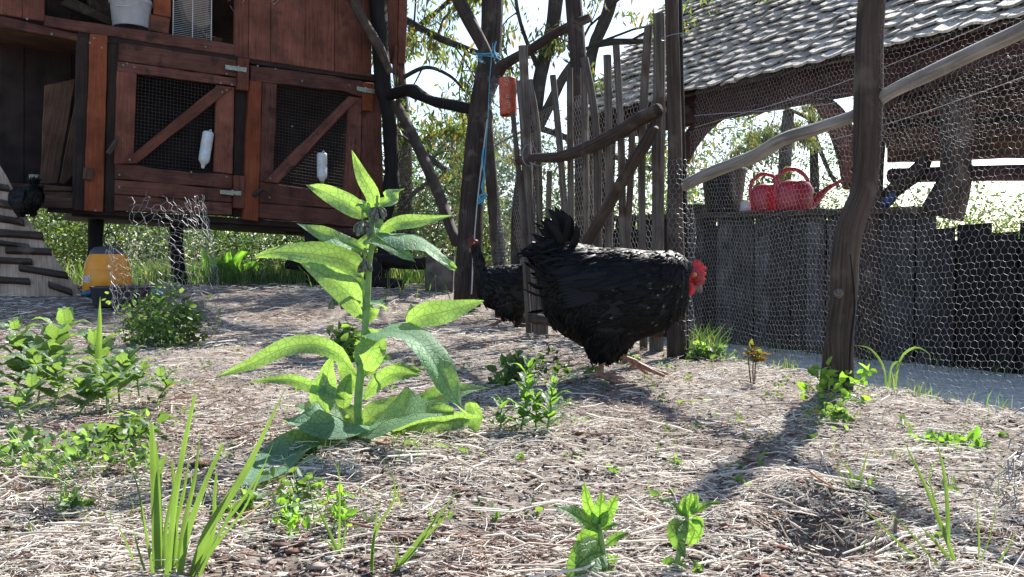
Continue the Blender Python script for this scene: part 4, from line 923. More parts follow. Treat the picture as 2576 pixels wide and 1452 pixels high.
    # folded wing coverts and flights
    for sy in (-1, 1):
        for _ in range(int(150*detail)):
            q = rr.random(); x = 300+560*q; z = 470+rr.random()*230*(.4+q*.6)+60*(1-q)
            yy = None
            for uu in range(1, 60):
                u = uu/4
                if surf(min(u, len(rings)-1.01), 0).x is not None and (rings[min(int(u), len(rings)-1)][0] >= x): break
            i = min(int(u), len(rings)-1); wd = rings[i][3]; h = (rings[i][2]-rings[i][1])/2; cz = (rings[i][2]+rings[i][1])/2
            e = max(0, 1-((z-cz)/h)**2)**.5; yy = wd*k*e**.9+.007*s
            nn = (MW.to_3x3() @ Vector((0, sy, .45*(cz-z)/h+.1))).normalized()
            g = rr.uniform(.003, .012); feather(Lp(x, z, sy*yy), nn, -U_+Vector((0, 0, rr.uniform(-.35, -.1))), rr.uniform(.035, .06)*s, .019*s, (g, g, g*1.1), .06)
        for j in range(9):
            x = 560-j*8; z = 560+j*22; yy = .103*s
            feather(Lp(x, z, sy*yy), (MW.to_3x3() @ Vector((0, sy, .1))).normalized(), -U_+Vector((0, 0, -.16-.02*j)), .13*s*(1-j*.04), .016*s, (.012, .012, .016), .03, seg=6)
    pl = F_.build('plumage', M_feather, t, True); meta(pl, kind='stuff')
    if tail:
        for j in range(30):
            F_ = MB(); sy = (j % 2)*2-1; q = (j % 15)/14; j = j % 15; yy = sy*(.004+.034*rr.random())*s
            x0, z0 = 210+rr.uniform(-30, 60), 400+rr.uniform(-30, 30)
            tx, tz = ((310, 200), (290, 150), (262, 130), (235, 135), (215, 150), (175, 200), (140, 240), (115, 300), (95, 350), (85, 420), (160, 215), (200, 190), (275, 160), (330, 250), (100, 380))[j]
            tx += rr.uniform(-28, 28); tz += rr.uniform(-25, 30)
            A = Lp(x0, z0, yy); B = Lp(tx, tz, yy*1.6); mid = (A+B)/2+U_*(.010*s*(1 if tx > 150 else -.3)); pr_ = [A, mid, B, B+((B-mid).normalized()*.022+(-U_*.008))*s]
            pp, ra = catmull(pr_, [.006*s, .0105*s, .009*s, .001*s], 4); vs = []; fs = []
            sd = MW.to_3x3() @ Vector((.25, .35*sy, 0)); sd.normalize()
            for i, p_ in enumerate(pp):
                T = (pp[min(i+1, len(pp)-1)]-pp[max(0, i-1)]).normalized(); w_ = T.cross(MW.to_3x3() @ Vector((0.3, sy, 0))).normalized()
                vs += [p_-w_*ra[i], p_+MW.to_3x3() @ Vector((0, sy*.003*s, 0)), p_+w_*ra[i]]
            for i in range(len(pp)-1):
                for c_ in (0, 1): fs.append((3*i+c_, 3*i+c_+1, 3*i+4+c_, 3*i+3+c_))
            F_.add(vs, fs, c=(.008, .008, .009)); F_.build('tail_feather', M_feather, t, True)
    # head
    hx, hz = (1268, 585) if not headup else (1175, 50)
    dx, dz = hx-1268, hz-585
    def H(x, z, y=0): return Lp(x+dx, z+dz, y)
    m = MB()
    m.tube([H(1225, 640), H(1240, 590), H(1275, 580), H(1302, 612), H(1300, 660)], [.012*s, .023*s, .0215*s, .018*s, .009*s], 14, 4, rough=.05); m.build('face', M_face if MC == M_comb else MC, t, True)
    outl = [(1268, 545), (1262, 500), (1274, 466), (1290, 455), (1298, 478), (1308, 462), (1322, 470), (1325, 498), (1345, 488), (1352, 505), (1340, 520), (1362, 512), (1374, 530), (1352, 548), (1370, 562), (1366, 582), (1346, 588), (1362, 604), (1356, 640), (1335, 668), (1322, 655), (1312, 610), (1300, 570)]
    m = MB(); sid = MW.to_3x3() @ Vector((0, -1, 0)); m.prism([H(x, z, -.0035*s) for x, z in outl], sid, .007*s, .0015*s, 0); m.build('comb', MC, t)
    for sy in (-1, 1):
        m = MB(); m.tube([H(1240, 640, sy*.010*s), H(1243, 690, sy*.014*s), H(1232, 740, sy*.013*s)], [.008*s, .013*s, .004*s], 10, 4, flat=.7); m.build('wattle', MC, t, True)
        m = MB(); m.tube([H(1222, 600, sy*.018*s), H(1218, 630, sy*.019*s)], [.007*s, .005*s], 8, 2); m.build('earlobe', MC, t, True)
        e = H(1268, 573, sy*.0205*s); m = MB(); m.lathe([(0, -.0052*s), (.0038*s, -.0035*s), (.0052*s, 0), (.0038*s, .0035*s), (0, .0052*s)], Matrix.Translation(e), 10); ey = m.build('eye', M_eye, t, True)
        m = MB(); e2 = H(1268, 573, sy*.0246*s); m.lathe([(0, -.0024*s), (.0024*s, 0), (0, .0024*s)], Matrix.Translation(e2), 8); m.build('pupil', M_pl_blk, ey, True)
    m = MB(); m.tube([H(1296, 640), H(1318, 668), H(1328, 700), H(1324, 722)], [.0095*s, .008*s, .005*s, .001*s], 10, 4); m.tube([H(1285, 655), H(1302, 690), H(1314, 712)], [.007*s, .0055*s, .001*s], 8, 3); m.build('beak', M_beak, t, True)
    # legs
    def leg(pts, rads, toes, sy):
        m = MB(); m.tube([Lp(x, z, sy*y) for x, z, y in pts], [r*s for r in rads], 12, 5, rough=.06)
        for tt in toes: m.tube([Lp(x, z, sy*y) for x, z, y in tt], [.0068*s, .0055*s, .005*s, .0048*s, .0015*s][:len(tt)] if len(tt) < 5 else [.0068*s, .0062*s, .0052*s, .0045*s, .0014*s], 10, 4, rough=.08)
        m.build('leg', M_leg, t, True)
    leg([(530, 1140, .04), (540, 1200, .038), (548, 1270, .036), (545, 1335, .036)], [.009, .0075, .0072, .0085],
        [[(545, 1330, .036), (600, 1345, .04), (660, 1352, .044), (705, 1350, .046), (722, 1358, .047)], [(545, 1332, .036), (590, 1352, .058), (640, 1366, .078), (672, 1368, .088), (684, 1374, .092)],
         [(545, 1332, .036), (590, 1350, .022), (640, 1345, .006), (670, 1340, 0), (682, 1346, -.002)], [(542, 1330, .036), (510, 1342, .034), (480, 1352, .032), (465, 1360, .032)]], -1)
    leg([(620, 1140, .03), (680, 1185, .03), (760, 1225, .03), (845, 1262, .03)], [.010, .0088, .0082, .009],
        [[(845, 1260, .03), (930, 1300, .034), (1020, 1335, .038), (1085, 1350, .04), (1112, 1362, .04)], [(845, 1264, .03), (890, 1310, .05), (930, 1345, .07), (958, 1362, .08), (966, 1376, .083)],
         [(845, 1262, .03), (920, 1300, .008), (990, 1330, -.01), (1030, 1344, -.018), (1046, 1354, -.02)], [(840, 1262, .03), (820, 1290, .03), (800, 1312, .03), (790, 1326, .03)]], 1)
    return t
# main hen: its feet at (1530, 965) in the picture, walking right
hl = P(1531, 962, 2.27); hl.z = gz0(hl.x, hl.y)+.017
hen('black_hen', 'large black hen with red comb walking right in front of the gate', hl, 0.03, .99, 1.0)
h2 = P(1283, 806, 4.15); h2.z = gz(h2.x, h2.y)
hen('black_hen', 'second black hen with raised neck standing by the poles behind the comfrey', h2, math.pi+.1, .90, .35, headup=True, MC=plain('shaded_comb', (.09, .012, .012), rough=.6))  # comb and face red darkened so this head looks shaded
h3 = P(66, 556, 4.86)
hen('black_hen', 'small black hen climbing into the hutch at the top of the ramp', h3, math.pi-.5, .56, .3)
# little dark duck at the edge of the bed
dl = P(662, 757, 6.4); dl.z = gz(dl.x, dl.y)
dk = thing('duck', 'small black duck with pale head resting at the far edge under the hutch', 'duck', dl)
m = MB(); m.tube([dl+Vector((x, 0, z)) for x, z in ((.105, .075), (.07, .052), (.02, .046), (-.03, .046), (-.065, .055), (-.078, .085), (-.08, .108))], [.006, .026, .04, .042, .030, .018, .015], 14, 5); b = m.build('body', M_hbody, dk, True)
m = MB(); m.tube([dl+Vector((x, 0, z)) for x, z in ((-.068, .112), (-.08, .118), (-.093, .114))], [.013, .019, .012], 12, 4); m.build('head', plain('duck_head', (.22, .19, .17), rough=.8, sc=120, var=.8), dk, True)
m = MB(); m.tube([dl+Vector((x, 0, z)) for x, z in ((-.10, .113), (-.118, .108), (-.126, .107))], [.007, .007, .004], 8, 3, flat=.5); m.build('bill', M_beak, dk, True)
m = MB()
for sy in (-1, 1): m.tube([dl+Vector((x, sy*y, z)) for x, y, z in ((-.03, .034, .06), (.02, .040, .062), (.07, .028, .066), (.11, .012, .08))], [.012, .018, .013, .003], 8, 4, flat=.5)
m.build('wing', M_hbody, dk, True)

# ---------------------------------------------------------------- leaves
PROF = {'comfrey': lambda t: (math.sin(math.pi*min(1, t**.72))**.8)*(1-.25*t) if t > 0 else 0,
        'ovate': lambda t: math.sin(math.pi*t**.62)**.75, 'lance': lambda t: math.sin(math.pi*t**.8)**.9,
        'blade': lambda t: 1-.55*t**3, 'blade_tip': lambda t: (1-t**2.5)*.98+.02, 'heart': lambda t: (math.sin(math.pi*t**.45)**.6) if t < 1 else 0}
def leaf_into(m, pts, width, N, prof='comfrey', fold=.25, wave=.06, serr=0, nseg=14, curl=0, nserr=12, na=6):
    """width real; N the side that the upper surface faces"""
    pts, _ = catmull(pts, [0]*len(pts), max(2, nseg//(len(pts)-1))); n = len(pts); N = Vector(N).normalized(); vs = []; uv = []; fs = []; L = 0
    tot = sum((pts[i+1]-pts[i]).length for i in range(n-1)); ph = random.random()*6.28; f = PROF[prof]
    for i, p in enumerate(pts):
        T = (pts[min(n-1, i+1)]-pts[max(0, i-1)]).normalized(); W = T.cross(N)
        if W.length < .05: W = T.cross(Vector((0, 1, .3)))
        W.normalize(); Nn = W.cross(T)
        if i: L += (p-pts[i-1]).length
        t = L/tot; hw = width/2*max(f(t), .02)
        for k in range(-na//2, na//2+1):
            x = k/(na/2); e = x*hw
            if serr and abs(k) == na//2: e *= 1+serr*(((t*nserr) % 1)-.5)
            z = fold*abs(e)-curl*e*e/width+wave*width*math.sin(t*11+ph+x*1.3)*abs(x)**1.6+.012*width*math.sin(t*60+x*4)
            vs.append(p+W*e+Nn*z); uv.append((L, e))
    c = na+1
    for i in range(n-1):
        for k in range(na): fs.append((i*c+k, i*c+k+1, (i+1)*c+k+1, (i+1)*c+k))
    m.add(vs, fs, uv)
FACE = (0, -1, .12); TOP = (.15, -.62, .77); SIDE = (-.35, -.8, .4); LOW = (0, -.36, .93); TOP2 = (.3, -.35, .9)
def leafpx(parent, mat, pts, d, wpx, N=FACE, name='leaf', **kw):
    """pts (px, py[, depth offset]) along the midrib from base to tip"""
    pp = [P(q[0], q[1], d+(q[2] if len(q) > 2 else 0)) for q in pts]; m = MB()
    leaf_into(m, pp, wpx*d/F, N, **kw); return m.build(name, mat, parent, True)
def z2(a, b, o=0): return (513+a*.3698, 331.5+b*.3698, o)
def z3(a, b, o=0): return (513+a*.3698, 710.4+b*.3698, o)
cb = P(908, 1115, 1.50); cb.z = gz0(cb.x, cb.y)
cf = thing('comfrey_plant', 'tall comfrey plant with broad sunlit leaves in the middle of the bed', 'plant', cb)
D = 1.50
m = MB(); m.tube([P(*z3(1062, 1080), D), P(*z3(1048, 850), D), P(*z3(1072, 560), D), P(*z3(1095, 330), D), P(*z2(1112, 1150), D), P(*z2(1125, 900), D), P(*z2(1150, 700), D-.005), P(*z2(1128, 560), D), P(*z2(1122, 515), D)], [.0086, .0078, .0072, .0062, .0056, .005, .0044, .0035, .0022], 12, 6, rough=.05); m.build('stem', M_stem, cf, True)
LV = [([z2(1140, 545), z2(1150, 440, -.01), z2(1075, 300, -.01), z2(1005, 125)], 34, FACE, {}),
      ([z2(1120, 580), z2(950, 480, -.02), z2(830, 415, -.02), z2(695, 360)], 48, (0, -1, .3), {}),
      ([z2(1180, 495), z2(1250, 470, -.01), z2(1300, 420), z2(1365, 390)], 40, (.3, -.8, .5), {'wave': .15}),
      ([z2(1190, 695), z2(1300, 630), z2(1480, 605, .02), z2(1685, 572, .03)], 34, (0, -1, .2), {}),
      ([z2(1180, 690), z2(1360, 725, -.03), z2(1520, 790, -.05), z2(1610, 870, -.06), z2(1715, 935, -.06)], 88, (.3, -.42, .85), {'curl': .8}),
      ([z2(1105, 800), z2(1110, 730), z2(1180, 725, -.02), z2(1260, 770, -.05), z2(1440, 885, -.08)], 62, TOP, {'curl': .6}),
      ([z2(1170, 690), z2(1185, 640, .02), z2(1215, 590, .03)], 36, TOP, {}),
      ([z2(1090, 810), z2(980, 765, -.01), z2(830, 705, -.02), z2(630, 622)], 44, (-.1, -.72, .68), {}),
      ([z2(1085, 1000), z2(1010, 900), z2(850, 850, -.02), z2(600, 820, -.04), z2(440, 830, -.05), z2(350, 855, -.05)], 66, (0, -1, .35), {'curl': .5}),
      ([z2(1080, 1290), z2(1030, 1180), z2(975, 1090, -.01), z2(860, 1000, -.03), z2(740, 930, -.04), z2(645, 880, -.04)], 56, (0, -1, .25), {'prof': 'lance'}),
      ([z2(1105, 1300), z2(1140, 1180, .02), z2(1190, 1170, 0), z2(1245, 1215, -.01)], 44, TOP2, {'wave': .15}),
      ([z2(990, 1110), z2(1010, 1070, .01), z2(1000, 1030, .02)], 20, TOP, {}),
      ([z2(1370, 1310), z2(1480, 1255), z2(1660, 1220, .01), z2(1905, 1150, .03)], 58, (0, -1, .15), {}),
      ([z2(1385, 1290, .03), z2(1410, 1220, .04), z2(1408, 1160, .05)], 18, TOP, {}),
      ([z3(1110, 400), z3(1190, 345, -.02), z3(1400, 350, -.07), z3(1540, 490, -.11), z3(1650, 690, -.12), z3(1780, 895, -.12)], 112, (.32, -.42, .85), {'curl': .5, 'wave': .1}),
      ([z3(1060, 590), z3(1120, 500, -.02), z3(1160, 400, -.02), z3(1120, 320, 0)], 62, (.1, -1, .2), {'prof': 'lance'}),
      ([z3(1040, 640), z3(980, 570), z3(900, 480, -.01), z3(760, 425, -.02), z3(560, 440, -.03), z3(350, 545, -.04), z3(60, 655, -.05)], 40, (0, -1, .3), {'prof': 'lance'}),
      ([z3(960, 800), z3(740, 715), z3(600, 665), z3(450, 665, -.01), z3(310, 680, -.02)], 26, (0, -1, .3), {'prof': 'lance'}),
      ([z3(840, 900), z3(810, 800), z3(840, 650), z3(850, 580), z3(880, 500)], 62, (-.1, -1, .1), {}),
      ([z3(950, 860, .02), z3(955, 740, .02), z3(1000, 610, .02)], 40, (.2, -.8, .5), {}),
      ([z3(1090, 800), z3(1180, 690), z3(1300, 625, -.02), z3(1490, 630, -.03)], 40, (-.1, -.85, .4), {'prof': 'lance'}),
      ([z3(1260, 640, .02), z3(1340, 590, .02), z3(1480, 605, .02)], 34, TOP, {}),
      ([z3(1090, 1010, -.02), z3(1230, 930, -.07), z3(1420, 895, -.10), z3(1700, 880, -.11)], 160, (0, -.5, .86), {'curl': .2}),
      ([z3(1080, 1015, -.02), z3(960, 960, -.07), z3(800, 960, -.10), z3(640, 955, -.11), z3(530, 925, -.11)], 150, (-.1, -.5, .86), {'curl': .3}),
      ([z3(1250, 1040, .01), z3(1420, 985), z3(1640, 950), z3(1920, 920)], 64, (0, -1, .25), {}),
      ([z3(1400, 860, .05), z3(1560, 790, .05), z3(1740, 740, .05), z3(1935, 720, .05)], 60, TOP, {}),
      ([z3(1400, 900, .06), z3(1480, 830, .06), z3(1580, 750, .06)], 40, (0, -1, .2), {}),
      ([z3(1790, 800, .03), z3(1840, 900, .03), z3(1830, 1000, .02), z3(1800, 1070)], 38, FACE, {}),
      ([z3(1110, 1130), z3(1300, 1100), z3(1500, 1085, -.03), z3(1620, 1110, -.07), z3(1800, 1170, -.13)], 36, TOP, {'prof': 'lance', 'wave': .3}),
      ([z3(900, 1050, -.06), z3(700, 1090, -.11), z3(560, 1190, -.17), z3(430, 1300, -.26), z3(265, 1450, -.37)], 100, (-.1, -.6, .8), {'prof': 'lance'}),
      ([z3(640, 1220, -.19), z3(740, 1260, -.22), z3(860, 1285, -.23)], 50, TOP, {}),
      ([z3(620, 1060, -.08), z3(520, 1110, -.1), z3(420, 1170, -.13)], 40, TOP, {}),
      ([z3(800, 900, .06), z3(720, 880, .06), z3(620, 840, .05)], 46, TOP, {'prof': 'lance'})]
LV += [([z3(1060, 1000, .02), z3(960, 900, .03), z3(860, 840, .03), z3(760, 830, .02)], 60, (0, -.6, .8), {}), ([z3(1080, 980, .03), z3(1180, 900, .04), z3(1300, 840, .05), z3(1440, 830, .05)], 66, (.1, -.7, .7), {}),
       ([z3(1060, 760, .02), z3(1010, 680, .03), z3(960, 560, .04), z3(940, 440, .04)], 40, (-.2, -1, .1), {'prof': 'lance'}), ([z3(1100, 640, .01), z3(1150, 560, .02), z3(1230, 520, .03), z3(1290, 560, .03)], 40, TOP, {}),
       ([z2(1100, 1120, .01), z2(1060, 1040, .02), z2(1010, 1000, .03), z2(960, 1020, .03)], 34, TOP, {}), ([z2(1150, 720, .01), z2(1210, 690, .02), z2(1270, 700, .03)], 34, FACE, {}), ([z2(1120, 560, -.01), z2(1090, 500, -.01), z2(1070, 460, 0)], 26, TOP, {}),
       ([z3(1080, 1040, .01), z3(1150, 1100, -.03), z3(1260, 1140, -.07), z3(1380, 1150, -.09)], 60, (0, -.5, .86), {}), ([z3(1050, 1050, -.03), z3(980, 1090, -.06), z3(900, 1130, -.1), z3(820, 1150, -.13)], 56, (0, -.5, .86), {})]
for pts, wpx, N, kw in LV: leafpx(cf, M_comf, pts, D, wpx*1.22, N, **kw)
def buds(parent, px, py, d, n, r, drop=1):
    c = P(px, py, d)
    m = MB(); m.tube([c+Vector((0, 0, .02)), c+Vector((0, -.004, .006)), c], [.0022, .002, .0015], 6, 3); m.build('stalk', M_stem, parent, True)
    m = MB()
    for i in range(n):
        a = i*2.4; e = c+Vector((math.cos(a)*r*.8, math.sin(a)*r*.8, -r*.4*drop-random.random()*r)); m.tube([c, c.lerp(e, .6)+Vector((0, 0, .003)), e, e+Vector((math.cos(a)*.002, 0, -.009))], [.0012, .0022, .0042, .0028], 7, 3)
    m.build('flower_buds', M_bud, parent, True)
buds(cf, *z2(1180, 515)[:2], D-.015, 8, .015); buds(cf, *z2(1080, 610)[:2], D-.015, 9, .015); buds(cf, *z2(1095, 870)[:2], D-.012, 6, .011); buds(cf, *z2(905, 1110)[:2], D, 8, .014); buds(cf, *z3(1075, 1010)[:2], D-.06, 7, .013)
m = MB(); m.tube([P(*z3(1080, 1100, 0)[:2], D-.07), P(*z3(1130, 1085)[:2], D-.09), P(*z3(1160, 1150)[:2], D-.1), P(*z3(1157, 1230)[:2], D-.1)], .0012, 6, 5); m.build('tendril', M_grey, cf)

# ---------------------------------------------------------------- blade clumps and grass
def clump(name, label, cat, base, blades, mat, group=None, stiff=True):
    t = thing(name, label, cat, base, group)
    for pts, wpx, tip in blades:
        pp = [P(*q) for q in pts]; m = MB(); leaf_into(m, pp, wpx*pp[0].y/F*1.0, (random.uniform(-.5, .5), -1, .1), prof=tip, fold=.25, wave=.01, na=2 if wpx < 8 else 4, nseg=12); m.build('blade', mat, t, True)
    return t
b0 = P(430, 1446, .92); b0.z = gz0(b0.x, b0.y)
dd = .855
B1 = [([(396, 1475), (392, 1300), (382, 1065)], 22, 'blade'), ([(404, 1475), (400, 1330), (394, 1180), (388, 1110)], 20, 'blade'), ([(420, 1470), (424, 1300), (448, 1160), (492, 993)][0:1]+[(436, 1300), (458, 1150), (491, 992)], 16, 'blade'),
      ([(428, 1470), (436, 1350), (462, 1240), (478, 1130)], 13, 'blade_tip'), ([(446, 1470), (462, 1330), (490, 1200), (504, 1084)], 15, 'blade_tip'), ([(450, 1472), (474, 1340), (516, 1220), (561, 1118)], 19, 'blade'),
      ([(484, 1475), (530, 1330), (620, 1180), (718, 978)], 21, 'blade_tip'), ([(478, 1475), (520, 1340), (580, 1250), (640, 1155)], 22, 'blade'), ([(490, 1475), (560, 1330), (610, 1260), (667, 1168)], 9, 'blade'),
      ([(352, 1455), (325, 1380), (296, 1320)], 7, 'blade'), ([(390, 1470), (366, 1330), (345, 1220), (315, 1142)], 9, 'blade_tip'), ([(410, 1470), (404, 1300), (404, 1200), (420, 1140)], 15, 'blade'),
      ([(505, 1440), (538, 1330), (540, 1250), (545, 1190)], 13, 'blade'), ([(480, 1460), (560, 1350), (620, 1270), (690, 1110)], 7, 'blade_tip'), ([(440, 1470), (444, 1380), (440, 1250), (432, 1160)], 12, 'blade'),
      ([(470, 1475), (500, 1420), (560, 1330), (600, 1240)], 12, 'blade_tip'), ([(378, 1470), (360, 1420), (340, 1350), (333, 1310)], 9, 'blade_tip'), ([(425, 1475), (415, 1350), (432, 1250), (440, 1180)], 12, 'blade_tip')]
clump('daylily_clump', 'clump of upright cut-off bright green blades at the front left', 'plant', b0, [([(x, y, dd+.02*math.sin(i*2.3)) for x, y in p], w_, t_) for i, (p, w_, t_) in enumerate(B1)], M_iris)
g0_ = P(940, 1440, .93)
B2 = [([(934, 1470), (942, 1347), (990, 1260), (988, 1200), (956, 1150)], 8, 'blade_tip'), ([(934, 1470), (940, 1360), (948, 1300), (953, 1250)], 8, 'blade_tip')]
clump('grass_sprout', 'thin forked grass sprout with dark stalk at the bottom centre', 'grass', g0_, [([(x, y, .87) for x, y in p], w_, t_) for p, w_, t_ in B2], M_iris)
B3 = [([(985, 1440), (1053, 1357), (1110, 1290), (1162, 1222)], 9, 'blade_tip'), ([(992, 1440), (1060, 1362), (1110, 1310), (1155, 1258)], 9, 'blade_tip'), ([(990, 1440), (1040, 1390), (1080, 1330), (1120, 1262)], 6, 'blade_tip'), ([(995, 1440), (1000, 1400), (990, 1350)], 6, 'blade_tip')]
clump('grass_sprout', 'grass blades leaning right beside the thin forked sprout', 'grass', P(990, 1440, .95), [([(x, y, .875) for x, y in p], w_, t_) for p, w_, t_ in B3], M_iris)
B4 = [([(856, 1400), (824, 1330), (790, 1258)], 9, 'blade_tip'), ([(853, 1400), (855, 1225), (848, 1180), (830, 1145)], 6, 'blade_tip'), ([(850, 1405), (870, 1330), (862, 1300)], 6, 'blade_tip'), ([(848, 1400), (830, 1370), (800, 1350)], 6, 'blade_tip'), ([(856, 1400), (880, 1420), (890, 1380)], 5, 'blade_tip')]
clump('grass_sprout', 'yellow green grass blades right of the cut blade clump', 'grass', P(852, 1400, 1.0), [([(x, y, .92) for x, y in p], w_, t_) for p, w_, t_ in B4], M_iris)
B5 = [([(2400, 1410), (2370, 1330), (2324, 1215), (2266, 1095)], 12, 'blade_tip'), ([(2384, 1370), (2382, 1280), (2374, 1190), (2354, 1098)], 15, 'blade_tip'), ([(2384, 1370), (2350, 1260), (2340, 1180), (2400, 1145)], 7, 'blade_tip'),
      ([(2435, 1470), (2490, 1350), (2513, 1197), (2524, 1095)], 5, 'blade_tip'), ([(2462, 1470), (2462, 1330), (2450, 1225)], 5, 'blade_tip'), ([(2360, 1470), (2310, 1410), (2263, 1368), (2172, 1278)], 8, 'blade_tip'), ([(2400, 1470), (2340, 1400), (2280, 1330), (2210, 1262)], 6, 'blade_tip'),
      ([(2430, 1470), (2400, 1420), (2340, 1350), (2310, 1320)], 12, 'blade_tip'), ([(2420, 1470), (2410, 1430), (2398, 1380)], 14, 'blade_tip'), ([(2480, 1470), (2510, 1420), (2560, 1330)], 7, 'blade_tip'), ([(2410, 1475), (2300, 1425), (2240, 1380)], 6, 'blade_tip')]
clump('grass_tuft', 'loose tuft of long grass blades at the bottom right', 'grass', P(2400, 1440, .95), [([(x, y, .865+.02*(i % 3)) for x, y in p], w_, t_) for i, (p, w_, t_) in enumerate(B5)], M_iris)
B6 = [([(2150, 1262), (2120, 1200), (2088, 1145)], 5, 'blade_tip'), ([(2152, 1262), (2140, 1190), (2110, 1150)], 8, 'blade_tip'), ([(2158, 1262), (2165, 1200), (2192, 1112)], 6, 'blade_tip'), ([(2160, 1262), (2190, 1210), (2220, 1180)], 7, 'blade_tip'), ([(2150, 1262), (2110, 1230), (2082, 1205)], 6, 'blade_tip'), ([(2158, 1262), (2190, 1235), (2212, 1215)], 6, 'blade_tip'), ([(2150, 1262), (2140, 1220), (2128, 1180)], 6, 'blade_tip')]
clump('grass_tuft', 'small grass tuft growing above the scratched hole', 'grass', P(2153, 1260, 1.22), [([(x, y, 1.13) for x, y in p], w_, t_) for p, w_, t_ in B6], M_iris)
m = MB(); leaf_into(m, [P(2258, 1400, .98), P(2250, 1340, .98), P(2260, 1290, .98), P(2290, 1258, .98)], .006, (0, -1, .2), prof='blade_tip', na=2); leaf_into(m, [P(2250, 1330, .98), P(2262, 1280, .98), P(2278, 1262, .98)], .005, (0, -1, .6), prof='blade_tip', na=2)
meta(m.build('dry_blade', M_grey, org=P(2255, 1390, .98)), 'bleached dead grass blade curling left of the bottom right tuft', 'dry leaf')
# leek-like arching blades by the fence
for i, (pts, lab) in enumerate((([(2226, 965), (2222, 930), (2190, 880), (2150, 868)], 'pale curled onion leaf arching left beside the wavy post'), ([(2232, 965), (2240, 925), (2262, 915), (2240, 960)], 'short pale onion leaf between two arching ones'), ([(2245, 950), (2260, 910), (2300, 875), (2336, 890), (2340, 912)], 'pale onion leaf arching right beside the wavy post'))):
    m = MB(); pp = [P(x, y, 2.25) for x, y in pts]; pp[0].z = min(pp[0].z, gz(pp[0].x, pp[0].y)); leaf_into(m, pp, .011, (.5, -1, .2), prof='blade_tip', fold=.5, na=2); meta(m.build('onion_leaf', M_iris, org=pp[0], smooth=True), lab, 'onion leaf')
# dry curled root
m = MB(); m.tube([P(1768, 1225, 1.25), P(1775, 1180, 1.3), P(1800, 1160, 1.3), P(1815, 1185, 1.27), P(1838, 1220, 1.22), P(1845, 1250, 1.18), P(1800, 1280, 1.12), P(1750, 1270, 1.14)], [.002, .003, .0035, .004, .0035, .003, .002, .001], 7, 6, rough=.1)
meta(m.build('curled_root', M_grey, org=P(1800, 1240, 1.2), smooth=True), 'pale curled root lying on the straw where the two shadows meet', 'root')

# ---------------------------------------------------------------- mint sprigs
def z5(a, b, o=0): return (789+a*.3478, 947+b*.3478, o)
def z6(a, b, o=0): return (1657.4+a*.3567, 947+b*.3567, o)
d5 = .85
mt = thing('mint_plant', 'mint sprig with one broad pale leaf at the bottom edge', 'mint', P(1524, 1445, d5))
m = MB(); m.tube([P(*z5(2100, 1600)[:2], d5), P(*z5(2095, 1300)[:2], d5), P(*z5(2068, 1100)[:2], d5), P(*z5(2060, 1050)[:2], d5)], [.0032, .003, .0025, .002], 8, 5); m.build('stem', M_stem, mt, True)
kw = dict(prof='ovate', serr=.16, fold=.2, nserr=16, nseg=32)
for pts, wpx, N in (([z5(2060, 1110), z5(1900, 1010, -.02), z5(1735, 930, -.03)], 50, (.15, -.6, .75)), ([z5(2060, 1090), z5(1990, 930), z5(1955, 765)], 34, (-.5, -1, .1)), ([z5(2065, 1090), z5(2072, 950, -.01), z5(2085, 835, -.01)], 42, FACE), ([z5(2070, 1085), z5(2135, 970), z5(2197, 848)], 36, (.3, -1, .1)),
                    ([z5(2095, 1265), z5(1970, 1310, -.02), z5(1830, 1460, -.03)], 82, (-.1, -.85, .45)), ([z5(2060, 1140, .02), z5(1960, 1180, .02), z5(1905, 1240, .02)], 50, (0, -1, .2)), ([z5(2120, 1220), z5(2200, 1160), z5(2290, 1130)], 24, TOP), ([z5(2090, 1110), z5(2150, 1080), z5(2225, 1075)], 18, TOP), ([z5(2110, 1300), z5(2160, 1330), z5(2200, 1290)], 20, FACE), ([z5(2100, 1440), z5(2150, 1400), z5(2190, 1440)], 24, FACE)):
    leafpx(mt, M_mint, pts, d5, wpx*1.1, N, **kw)
mt = thing('mint_plant', 'smaller mint sprig right of the broad leaved one at the bottom', 'mint', P(1703, 1440, .95)); d6 = .875
m = MB(); m.tube([P(*z6(100, 1500)[:2], d6), P(*z6(130, 1300)[:2], d6), P(*z6(190, 1100)[:2], d6), P(*z6(200, 980)[:2], d6)], [.003, .003, .0025, .002], 8, 5); m.build('stem', M_stem, mt, True)
for pts, wpx, N in (([z6(200, 1000), z6(215, 900), z6(232, 812)], 30, FACE), ([z6(190, 990), z6(170, 900), z6(200, 830)], 16, (-.5, -1, 0)), ([z6(225, 960), z6(262, 880), z6(262, 815)], 20, (.4, -.9, 0)), ([z6(175, 985), z6(90, 900), z6(-10, 868)], 22, TOP), ([z6(245, 965), z6(340, 905), z6(445, 890)], 18, TOP), ([z6(190, 1015), z6(120, 1100, -.01), z6(185, 1285, -.02)], 42, (-.3, -.85, .35)), ([z6(200, 1020), z6(250, 1090), z6(205, 1200)], 42, FACE), ([z6(230, 1010), z6(290, 1020), z6(310, 1060)], 20, FACE), ([z6(120, 1310), z6(60, 1330), z6(10, 1420)], 30, TOP), ([z6(125, 1310), z6(160, 1350), z6(140, 1420)], 26, TOP), ([z6(250, 1300), z6(270, 1360), z6(260, 1450)], 30, TOP)):
    leafpx(mt, M_mint, pts, d6, wpx*1.1, N, **kw)
